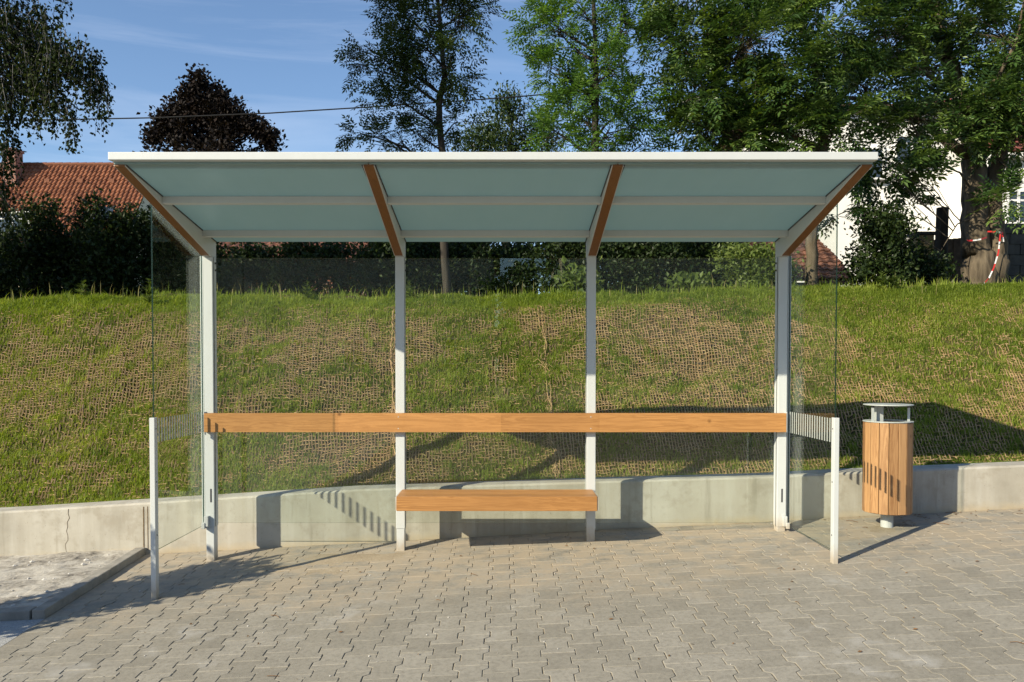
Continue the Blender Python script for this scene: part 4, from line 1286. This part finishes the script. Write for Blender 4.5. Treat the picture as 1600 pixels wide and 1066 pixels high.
# ---- jute netting strips
def net_strip(x0, x1, label, seed, frayed):
    rng = np.random.default_rng(seed)
    sp = 0.033
    xs = np.arange(x0, x1 + 0.045, sp); ys = np.arange(6.98, 10.35, sp * 1.4)
    X, Y = np.meshgrid(xs, ys)
    # wobble of the weave
    X = X + 0.02 * (fbm(X * 3, Y * 3, 305, 3) - 0.5) * 2 + rng.normal(size=X.shape) * 0.0042 + 0.06 * (fbm(Y * 0.8, X * 0.2, 8, 3) - 0.5)
    Y = Y + 0.02 * (fbm(X * 3, Y * 3, seed + 6, 3) - 0.5) * 2.0 + rng.normal(size=X.shape) * 0.005
    X = 0.47 + (X - 0.47) * (1 + 0.075 * (Y - 9.0))
    Z = bank(X, Y) + 0.010 + 0.035 * np.clip(fbm(X * 2.2, Y * 2.2, seed + 7, 3) - 0.42, 0, 1) + rng.normal(size=X.shape) * 0.004
    Pn = np.stack([X, Y, Z], 2)
    thick = np.clip(rng.normal(0.0044, 0.0006, X.shape), 0.003, 0.006)
    Vs, Fs = [], []
    o = 0
    hole = cover(X, Y)
    for ax in (0, 1):
        A = Pn if ax == 0 else Pn.transpose(1, 0, 2)      # rows are polylines
        R_ = thick if ax == 0 else thick.T
        H_ = hole if ax == 0 else hole.T
        ny_, nx_ = A.shape[:2]
        side = np.array([0, -0.5, 0.87]) if ax == 0 else np.array([1.0, 0, 0])
        nrm = np.array([0, -0.87, -0.5]) if ax == 0 else np.array([0, -0.5, 0.87])
        rr = R_[:, :, None] * (0.82 if ax == 0 else 1.35)
        if ax == 1: A = A + np.array([0, -0.001, 0.003])
        ringv = np.stack([A + side * rr, A - side * rr * .5 + nrm * rr * .87, A - side * rr * .5 - nrm * rr * .87], 2)  # ny,nx,3,3
        idx = np.arange(ny_ * nx_ * 3).reshape(ny_, nx_, 3) + o
        keep = rng.random((ny_, nx_ - 1)) > (0.03 + 0.12 * np.clip(H_[:, :-1], 0, 1) + 0.45 * np.clip(H_[:, :-1] - 0.75, 0, 1) / 0.25)
        for k in range(3):
            q = np.stack([idx[:, :-1, k], idx[:, :-1, (k + 1) % 3], idx[:, 1:, (k + 1) % 3], idx[:, 1:, k]], -1)
            Fs.append(q[keep])
        Vs.append(ringv.reshape(-1, 3)); o += ny_ * nx_ * 3
    # frayed selvedge along the right edge
    fr = MB()
    for k in range(2 if frayed else 0):
        pts = []; ph = rng.uniform(0, 6)
        for y in np.arange(7.02, 10.2, 0.07):
            x = x1 + 0.02 * math.sin(y * 2.3 + ph) + 0.025 * (float(vnoise(np.array(y * 3), np.array(seed * 1.0), 3)) - .5) * 2 + rng.normal() * 0.008
            x = 0.47 + (x - 0.47) * (1 + 0.075 * (y - 9.0))
            pts.append((x, y, float(bank(x, y)) + 0.022 + rng.random() * 0.02))
        fr.tube(pts, 0.0042, 4)
    for k in range(80 if frayed else 0):
        y = rng.uniform(7.02, 10.2); x = 0.47 + (x1 + rng.normal() * 0.02 - 0.47) * (1 + 0.075 * (y - 9.0))
        z = float(bank(x, y)) + 0.03; d = rng.normal(size=3) * 0.05
        fr.tube([(x, y, z), (x + d[0] * .5, y + d[1] * .5, z + abs(d[2]) * .7), (x + d[0], y + d[1], z + abs(d[2]) * .3)], 0.0028, 3)
    V1 = np.concatenate(Vs); F1 = np.concatenate(Fs)
    Vf = np.array(fr.v).reshape(-1, 3); b = len(V1)
    quads = np.array([f for f in fr.f if len(f) == 4], int).reshape(-1, 4) + b; tris = [f for f in fr.f if len(f) == 3]
    fl = [np.concatenate([F1, quads])]
    if tris: fl.append(np.array(tris) + b)
    base = (0.5 * (x0 + x1), 8.6, float(bank(0.5 * (x0 + x1), 8.6)))
    o = np_mesh('erosion_net', np.concatenate([V1, Vf]), fl, M['jute'], loc=base)
    return tag(o, label, 'erosion net', 'strips of jute netting pinned on the bank')


seams = [-7.3, -4.62, -2.92, -1.22, 0.46, 2.14, 3.82, 5.5, 7.6]
labs = ['brown jute net strip at the far left of the bank', 'brown jute net strip beyond the left side glass', 'brown jute net strip behind the left glass bay',
        'brown jute net strip behind the middle bay, left of the ropey seam', 'brown jute net strip behind the right half of the middle bay and third post',
        'brown jute net strip behind the right rear post', 'brown jute net strip above the litter bin', 'brown jute net strip at the far right of the bank']
for i in range(8):
    net_strip(seams[i], seams[i + 1], labs[i], 300 + i, i in (2, 3))

# ---- debris on the paving
rng = np.random.default_rng(9)
deb = MB()
n = 150
for k in range(n):
    if k < 50: x, y = rng.uniform(2.6, 5.4), rng.uniform(6.35, 6.62)
    else: x, y = rng.uniform(-2.8, 4.6), rng.uniform(3.9, 6.6)
    z = float(G(x, y)) + 0.004; s = rng.uniform(0.006, 0.017); a = rng.uniform(0, 6.28)
    d = np.array([math.cos(a), math.sin(a), 0]); e = np.array([-d[1], d[0], 0])
    p = np.array([x, y, z])
    deb.add([p - d * s, p + e * s * .45 + [0, 0, .005], p + d * s + [0, 0, .003], p - e * s * .45 + [0, 0, .001]], [(0, 1, 2, 3)])
for k in range(26):
    x, y = (rng.uniform(2.7, 5.2), rng.uniform(6.2, 6.6)) if k < 14 else (rng.uniform(-2.5, 4), rng.uniform(3.9, 6))
    z = float(G(x, y)) + 0.004; a = rng.uniform(0, 6.28); l = rng.uniform(.03, .10)
    deb.tube([(x, y, z), (x + l * .5 * math.cos(a), y + l * .5 * math.sin(a), z + .004), (x + l * math.cos(a + .2), y + l * math.sin(a + .2), z)], 0.0018, 4)
tag(deb.build('dry_leaves', M['dry_leaf']), 'dry brown leaf bits and twigs scattered on the paving', 'leaf litter', kind='stuff')
peb = MB()
for k in range(120):
    x, y = rng.uniform(-2.8, 5), rng.uniform(3.9, 6.6)
    s = rng.uniform(.0025, .007); z = float(G(x, y)) + .002
    vs = [(x + s * a * rng.uniform(.7, 1.2), y + s * b * rng.uniform(.7, 1.2), z + s * c * .8) for a, b, c in ((1, 0, 0), (0, 1, 0), (-1, 0, 0), (0, -1, 0), (0, 0, 1), (0, 0, -1))]
    peb.add(vs, [(0, 1, 4), (1, 2, 4), (2, 3, 4), (3, 0, 4), (1, 0, 5), (2, 1, 5), (3, 2, 5), (0, 3, 5)])
for k in range(160):
    x, y = rng.uniform(-6, -3.1), rng.uniform(5.3, 6.6)
    s = rng.uniform(.005, .022); z = float(G(x, y)) + .04
    vs = [(x + s * a * rng.uniform(.7, 1.3), y + s * b * rng.uniform(.7, 1.3), z + s * c * .7) for a, b, c in ((1, 0, 0), (0, 1, 0), (-1, 0, 0), (0, -1, 0), (0, 0, 1), (0, 0, -1))]
    peb.add(vs, [(0, 1, 4), (1, 2, 4), (2, 3, 4), (3, 0, 4), (1, 0, 5), (2, 1, 5), (3, 2, 5), (0, 3, 5)])
tag(peb.build('pebbles', M['pebble']), 'pale pebbles and crumbs strewn over the ground', 'pebbles', kind='stuff')


# ================================================================== BUILDINGS BEHIND
def tile_roof(name, mat, root, A, B, C_, colw=0.22, rowl=0.34, wave=0.03, step=0.03, seed=0):
    """tiled slope: A eave start, B eave end, C_ ridge above A. pantile columns and stepped rows, one mesh"""
    rng = np.random.default_rng(seed)
    A, B, C_ = map(lambda p: np.array(p, float), (A, B, C_))
    u = B - A; lu = np.linalg.norm(u); u /= lu
    v = C_ - A; lv = np.linalg.norm(v); v /= lv
    n = np.cross(u, v); n /= np.linalg.norm(n)
    if n[2] < 0: n = -n
    nc = max(1, int(lu / colw)); nr = max(1, int(lv / rowl))
    prof = [(0.0, 0.0), (0.18, 0.85), (0.36, 1.0), (0.52, 0.7), (0.68, 0.12), (0.85, 0.0)]
    V = []; Fq = []; T = []
    for r in range(nr):
        y0, y1 = r * lv / nr, (r + 1) * lv / nr + 0.03
        for c in range(nc):
            t = rng.random(); b = len(V); j = rng.normal() * 0.004
            pts = prof + [(1.0, 0.0)]
            for (fx, h) in pts:
                X = (c + fx) * lu / nc
                V.append(A + u * X + v * y0 + n * (h * wave + step + j)); V.append(A + u * X + v * y1 + n * (h * wave + j))
                V.append(A + u * X + v * y0 + n * (h * wave - 0.005 + j))
            for k in range(len(pts) - 1):
                Fq.append((b + 3 * k, b + 3 * k + 3, b + 3 * k + 4, b + 3 * k + 1)); T.append(t)
                Fq.append((b + 3 * k + 2, b + 3 * k + 5, b + 3 * k + 3, b + 3 * k)); T.append(t)
    # underlay
    b = len(V)
    V += [A - n * .05, B - n * .05, B + (C_ - A) - n * .05, C_ - n * .05]
    Fq.append((b, b + 1, b + 2, b + 3)); T.append(0)
    return np_mesh(name, np.array(V), [np.array(Fq)], mat, root, attr=T)


def window(root, x, y, z, w, h, face=-1, bars=True):
    """window in a wall whose outside looks along face*y"""
    f = MB(); t = 0.07; d = face
    ya, yb = sorted((y + d * 0.04, y - d * 0.06))
    f.box(x - w / 2, x - w / 2 + t, ya, yb, z, z + h); f.box(x + w / 2 - t, x + w / 2, ya, yb, z, z + h)
    f.box(x - w / 2 + t, x + w / 2 - t, ya, yb, z, z + t); f.box(x - w / 2 + t, x + w / 2 - t, ya, yb, z + h - t, z + h)
    if bars:
        f.box(x - .03, x + .03, ya, yb, z + t, z + h - t)
        f.box(x - w / 2 + t, x - .03, ya + .01, yb - .01, z + h * .66, z + h * .66 + .05); f.box(x + .03, x + w / 2 - t, ya + .01, yb - .01, z + h * .66, z + h * .66 + .05)
    o = f.build('window', M['frame'], root)
    yc = y + d * 0.012
    MB().box(x - w / 2 + t, x + w / 2 - t, min(yc, yc - d * .02), max(yc, yc - d * .02), z + t, z + h - t).build('pane', M['pane'], o)
    MB().box(x - w / 2 - .06, x + w / 2 + .06, min(y, y + d * .13), max(y, y + d * .13), z - .05, z - .002).build('sill', M['stone_dark'], o)


# red roofed house at the left
YH = 35.0
ridL = P(-120, 252, YH + 3.6); ridR = P(206, 264, YH + 3.6)
rz = ridR[2] + 0.15
xR = P(211, 300, YH + 1.5)[0]; xL = xR - 13.5
ez = P(100, 400, YH)[2]
gzl = gz(-20, YH)
hs = empty('tiled_house', ((xL + xR) / 2, YH + 3.6, gzl), 'house with a steep orange red tiled roof and brick chimney behind the hedge at left', 'house')
MB().box(xL + .25, xR - .25, YH + .35, YH + 6.8, gzl - .3, ez + .25).build('wall', M['beige_render'], hs)
for x in (xL + .25, xR - .26):
    MB().prism_x([(YH + .35, ez + .25), (YH + 6.8, ez + .25), (YH + 3.6, rz - .3)], x, x + .01).build('gable', M['beige_render'], hs)
rf = tile_roof('roof', M['tile_red'], hs, (xL, YH, ez), (xR, YH, ez), (xL, YH + 3.6, rz), 0.205, 0.26, 0.07, 0.045, 3)
tile_roof('rear_roof', M['tile_red'], hs, (xL, YH + 7.2, ez), (xR, YH + 7.2, ez), (xL, YH + 3.6, rz), 0.41, 0.5, 0.05, 0.04, 4)
rt = MB(); x = xL
while x < xR - .1:
    rt.tube([(x, YH + 3.6, rz + .02), (x + .40, YH + 3.6, rz + .05)], [0.13, 0.115], 8); x += .38
rt.build('ridge_tiles', M['tile_red'], rf)
for px in (75, 127, 176):
    q = P(px, 275, YH + 2.9); yv = YH + 2.9; zv = ez + (rz - ez) * (2.9 / 3.6)
    MB().prism_x([(yv - .14, zv - .06), (yv + .08, zv + .14), (yv - .10, zv + .13)], q[0] - .12, q[0] + .12).build('vent_tile', M['tile_red'], rf)
ch = MB(); q = P(24, 262, YH + 2.9)
ztop = P(20, 234, YH + 2.9)[2]
ch.box(q[0] - .42, q[0] + .18, YH + 2.6, YH + 3.2, rz - 1.2, ztop - .12); ch.box(q[0] - .47, q[0] + .23, YH + 2.55, YH + 3.25, ztop - .12, ztop)
ch.build('chimney', M['brick_chimney'], rf)
dm_ = P(10, 352, YH)
window(hs, dm_[0] - .1, YH + 0.62, dm_[2] - .3, 1.5, 1.0)
q = P(137, 326, YH); yq = YH + 1.5
sk = MB(); sz = ez + (rz - ez) * (1.5 / 3.6)
sk.prism_x([(yq - .35, sz - .28), (yq + .35, sz + .42), (yq + .28, sz + .50), (yq - .42, sz - .20)], q[0] - .35, q[0] + .35)
sk.build('skylight', M['pane'], rf)

# brick outbuilding behind the left bays
yo = 19.0
obx0, obx1 = P(300, 400, yo)[0], P(640, 400, yo)[0]
og = gz(-4, yo)
ob = empty('outbuilding', ((obx0 + obx1) / 2, yo + 2, og), 'low reddish brick outbuilding showing through gaps in the hedge behind the left bay', 'outbuilding')
MB().box(obx0 + .1, obx1 - .1, yo + .2, yo + 3.8, og - .2, og + 1.5).build('wall', M['brick_chimney'], ob)
tile_roof('roof', M['tile_brown'], ob, (obx0, yo, og + 1.5), (obx1, yo, og + 1.5), (obx0, yo + 2, og + 2.35), 0.22, 0.34, 0.035, 0.03, 6)
tile_roof('rear_roof', M['tile_brown'], ob, (obx0, yo + 4, og + 1.5), (obx1, yo + 4, og + 1.5), (obx0, yo + 2, og + 2.35), 0.44, 0.5, 0.035, 0.03, 7)

# white houses at the right
yw = 22.0
ax0, ax1 = P(1225, 300, yw)[0], P(1541, 300, yw)[0]
wg = gz(9, yw)
hA = empty('white_house', ((ax0 + ax1) / 2, yw + 4, wg), 'tall white rendered house behind the old trees at right', 'house')
atop = P(1400, 172, yw)[2]
MB().box(ax0, ax1, yw, yw + 8, wg - .3, atop).build('wall', M['white_render'], hA)
tile_roof('roof', M['tile_brown'], hA, (ax0 - .3, yw - .3, atop), (ax1 + .3, yw - .3, atop), (ax0 - .3, yw + 4, atop + 1.0), 0.3, 0.36, 0.05, 0.04, 8)
tile_roof('rear_roof', M['tile_brown'], hA, (ax0 - .3, yw + 8.3, atop), (ax1 + .3, yw + 8.3, atop), (ax0 - .3, yw + 4, atop + 1.0), 0.6, 0.7, 0.05, 0.04, 9)
q = P(1424, 258, yw); window(hA, q[0], yw, q[2], 0.95, 0.82)
q = P(1356, 282, yw); window(hA, q[0], yw, q[2], 0.9, 0.9)
yw2 = 20.5
bx0_, bx1_ = P(1543, 300, yw2)[0], P(1760, 300, yw2)[0]
hB = empty('white_house', ((bx0_ + bx1_) / 2, yw2 + 3, wg), 'lower white house with dark red tiled roof at the right edge', 'house')
eB = P(1580, 246, yw2)[2]
MB().box(bx0_, bx1_, yw2, yw2 + 6, wg - .3, eB).build('wall', M['white_render'], hB)
MB().box(bx0_ - .1, bx1_ + .2, yw2 - .25, yw2 - .12, eB - .06, eB + .06).build('gutter', M['white_render'], hB, bevel=.02)
tile_roof('roof', M['tile_dark'], hB, (bx0_ - .2, yw2 - .25, eB + .06), (bx1_ + .3, yw2 - .25, eB + .06), (bx0_ - .2, yw2 + 3, eB + 2.4), 0.26, 0.36, 0.05, 0.04, 10)
tile_roof('rear_roof', M['tile_dark'], hB, (bx0_ - .2, yw2 + 6.2, eB + .06), (bx1_ + .3, yw2 + 6.2, eB + .06), (bx0_ - .2, yw2 + 3, eB + 2.4), 0.52, 0.7, 0.05, 0.04, 11)
q = P(1590, 352, yw2); window(hB, q[0], yw2, q[2], 0.62, 0.9)
q = P(1690, 352, yw2); window(hB, q[0], yw2, q[2], 0.62, 0.9)

# low brown roofed shed
ys_ = 17.4
sg_ = gz(6, ys_)
sx0 = P(1150, 400, ys_)[0]; sxr = P(1276, 372, ys_ + 1.6)[0]; sxe = P(1338, 432, ys_)[0]
zr_ = P(1276, 372, ys_ + 1.6)[2]; ze_ = P(1330, 436, ys_)[2]
sh = empty('tiled_shed', ((sx0 + sxe) / 2, ys_ + 1.6, sg_), 'low shed with an old brown tiled roof seen through the right side glass', 'shed')
MB().box(sx0 + .2, sxe - .25, ys_ + .25, ys_ + 3, sg_ - .3, ze_ - .05).build('wall', M['ochre'], sh)
ro = tile_roof('roof', M['tile_brown'], sh, (sx0, ys_, ze_), (sxe, ys_, ze_), (sx0, ys_ + 1.6, zr_), 0.19, 0.17, 0.03, 0.03, 12)
# cut the hip at the right end
bm = bmesh.new(); bm.from_mesh(ro.data)
loc = wloc(ro)
p0 = Vector((sxe, ys_, ze_)) - Vector(loc); p1 = Vector((sxr, ys_ + 1.6, zr_)) - Vector(loc)
nrm = Vector((p1.y - p0.y, -(p1.x - p0.x), 0))
bmesh.ops.bisect_plane(bm, geom=bm.verts[:] + bm.edges[:] + bm.faces[:], plane_co=p0, plane_no=nrm, clear_outer=True)
bm.to_mesh(ro.data); bm.free()
hp = MB(); hp.add([(sxe, ys_, ze_), (sxe, ys_ + 3.2, ze_), (sxr, ys_ + 1.6, zr_), (sxe, ys_, ze_ - .06), (sxe, ys_ + 3.2, ze_ - .06), (sxr, ys_ + 1.6, zr_ - .06)], [(0, 1, 2), (3, 5, 4), (0, 3, 4, 1), (1, 4, 5, 2), (2, 5, 3, 0)])
hp.build('hip_end', M['tile_brown'], sh)

# fences, pillar, old post, wall of blocks
yf_ = 15.6
fg = gz(8, yf_)
fx0_, fx1_ = P(1440, 400, yf_)[0], P(1520, 400, yf_)[0]
fc = empty('board_fence', ((fx0_ + fx1_) / 2, yf_, fg), 'dark weathered upright board fence left of the old tree', 'fence')
fb = MB(); x = fx0_; k = 0
ftop = P(1480, 374, yf_)[2]
while x < fx1_:
    fb.box(x, x + .098, yf_ + (k % 2) * .012, yf_ + .02 + (k % 2) * .012, fg - .1, ftop + random.uniform(-.02, .03) - 0.02 * k * 0); x += .102; k += 1
fb.build('boards', M['timber_dark'], fc)
MB().box(fx0_, fx1_, yf_ + .035, yf_ + .08, ftop - .35, ftop - .26).build('rail', M['timber_dark'], fc)
q = P(1435, 366, yf_); pl = empty('gate_pillar', (q[0], yf_ - .1, fg), 'ochre masonry gate pillar at the left end of the board fence', 'pillar')
MB().box(q[0] - .16, q[0] + .16, yf_ - .28, yf_ + .05, fg - .1, q[2] - .06).build('shaft', M['ochre'], pl, bevel=.02)
MB().box(q[0] - .2, q[0] + .2, yf_ - .32, yf_ + .09, q[2] - .06, q[2]).build('cap', M['stone_dark'], pl, bevel=.01)
q = P(1472, 325, 15.0); q2 = P(1472, 325, 15.0)
pp_ = MB(); pp_.tube([(q[0], 15, gz(q[0], 15) - .1), (q[0] - .01, 15, q[2] - .9), (q[0] + .01, 15, q[2])], [0.115, 0.11, 0.105], 10)
tag(pp_.build('old_post', M['bark_dark'], loc=(q[0], 15, gz(q[0], 15))), 'dark thick sawn off tree stump post in front of the board fence', 'post')
bw0, bw1 = P(1562, 400, yf_)[0], P(1720, 400, yf_)[0]
bw = MB(); z = fg - .1; r = 0
btop = P(1590, 348, yf_)[2]
while z < btop - .02:
    x = bw0 - (r % 2) * .2
    while x < bw1:
        bw.box(max(x, bw0) + .004, min(x + .39, bw1), yf_ + random.uniform(0, .008), yf_ + .2, z, z + .192); x += .4
    z += .2; r += 1
tag(bw.build('block_wall', M['stone_dark'], loc=((bw0 + bw1) / 2, yf_, fg)), 'dark block wall to the right of the old tree', 'wall')

# barrier tape round the old trunk
def tape(name, pts, label, wd=0.024):
    root = empty(name, pts[0], label, 'barrier tape')
    rd = MB()
    P_ = []
    for i in range(len(pts) - 1):
        a, b = np.array(pts[i], float), np.array(pts[i + 1], float)
        k = max(2, int(np.linalg.norm(b - a) / .06))
        for j in range(k): P_.append(a + (b - a) * j / k)
    P_.append(np.array(pts[-1], float))
    for i in range(len(P_) - 1):
        a, b = P_[i], P_[i + 1]; d = norm(b - a)
        s = np.array([0, 0, 1.0]) if abs(d[2]) < .7 else np.array([1.0, 0, 0]); s = s * wd * .5
        nn = norm(np.cross(d, s)) * 0.0015
        rd.add([a - s - nn, b - s - nn, b + s - nn, a + s - nn, a - s + nn, b - s + nn, b + s + nn, a + s + nn], [(0, 1, 2, 3), (7, 6, 5, 4), (0, 4, 5, 1), (2, 6, 7, 3)], (i // 2) % 2)
    rd.build('striped_band', [M['red_plastic'], M['white_plastic']], root)
yt = Y4 - .34
tape('barrier_tape', [P(1511, 376, yt + .10), P(1520, 376, yt), P(1533, 374, yt - .02), P(1542, 371, yt + .06)], 'short red and white tape wrapped round the thick left stem')
tape('barrier_tape', [P(1543, 362, yt), P(1556, 362, yt - .02), P(1566, 364, yt + .1), P(1568, 378, yt + .1)], 'red and white tape wrapped round the thinner right stem')
tape('barrier_tape', [P(1563, 366, yt + .05), P(1560, 395, yt + .02), P(1553, 418, yt), P(1545, 435, yt - .05), P(1535, 446, yt - .1)], 'loose red and white tape hanging down from the right stem')

# overhead cable
A = P(-160, 190, 17.5); B = P(1110, 122, 17.5)
A_ = P(-160, 192, 17.5)
pts = []
mid = [(-160, 190), (100, 187), (250, 184), (420, 177), (600, 166), (800, 152), (950, 139), (1110, 122), (1300, 100)]
for px, py in mid: pts.append(P(px, py, 17.5))
cbm = MB().tube(pts, 0.014, 6)
tag(cbm.build('overhead_cable', M['black_rubber'], loc=tuple(pts[0])), 'thin black overhead cable crossing the sky above the shelter', 'cable')

# buildings across the road, seen only as reflections in the glass
def far_house(x0, x1, y, h, label, mat, seed):
    g = -0.7
    r = empty('beige_house', ((x0 + x1) / 2, y - 4, g), label, 'house', 'houses across the road behind the camera')
    MB().box(x0, x1, y - 8, y, g - .3, g + h).build('wall', mat, r)
    tile_roof('roof', M['tile_brown'], r, (x0 - .3, y + .3, g + h), (x1 + .3, y + .3, g + h), (x0 - .3, y - 4, g + h + 2.6), 0.5, 0.5, .05, .04, seed)
    tile_roof('rear_roof', M['tile_brown'], r, (x0 - .3, y - 8.3, g + h), (x1 + .3, y - 8.3, g + h), (x0 - .3, y - 4, g + h + 2.6), 0.8, 0.8, .05, .04, seed + 1)
    x = x0 + 1.5
    while x < x1 - 1:
        window(r, x, y, g + 2.2, 1.0, 1.2, face=1); x += 2.3
far_house(2.5, 18.5, -22, 7.0, 'long beige house across the road behind the camera', M['beige_render'], 21)
far_house(-17.5, -0.5, -24, 7.2, 'beige house with a tiled roof across the road, left of the long one', M['beige_render'], 23)
for i, (x, y) in enumerate([(1.2, -21), (-19, -24), (21, -22), (1.5, -30)]):
    tree('street_tree', ['leafy street tree between the two houses across the road', 'leafy street tree left of the houses across the road', 'leafy street tree right of the houses across the road', 'leafy tree far behind the gap between the houses'][i], 'tree',
         [(x, y, -.7), (x, y, 1.5), (x, y, 4)], [.16, .13, .05], [((x, y, 1.9), (1.7, 1.6, 1.3), 1.6), ((x + .4, y, 3.3), (2.0, 1.7, 1.3), 1.8), ((x - .3, y, 4.6), (1.5, 1.5, 1.0), 1.2)],
         M['bark'], M['ash'], 'tuft', 130, 400 + i, leaf=.22, wid=.15, L=.55, twig=False)
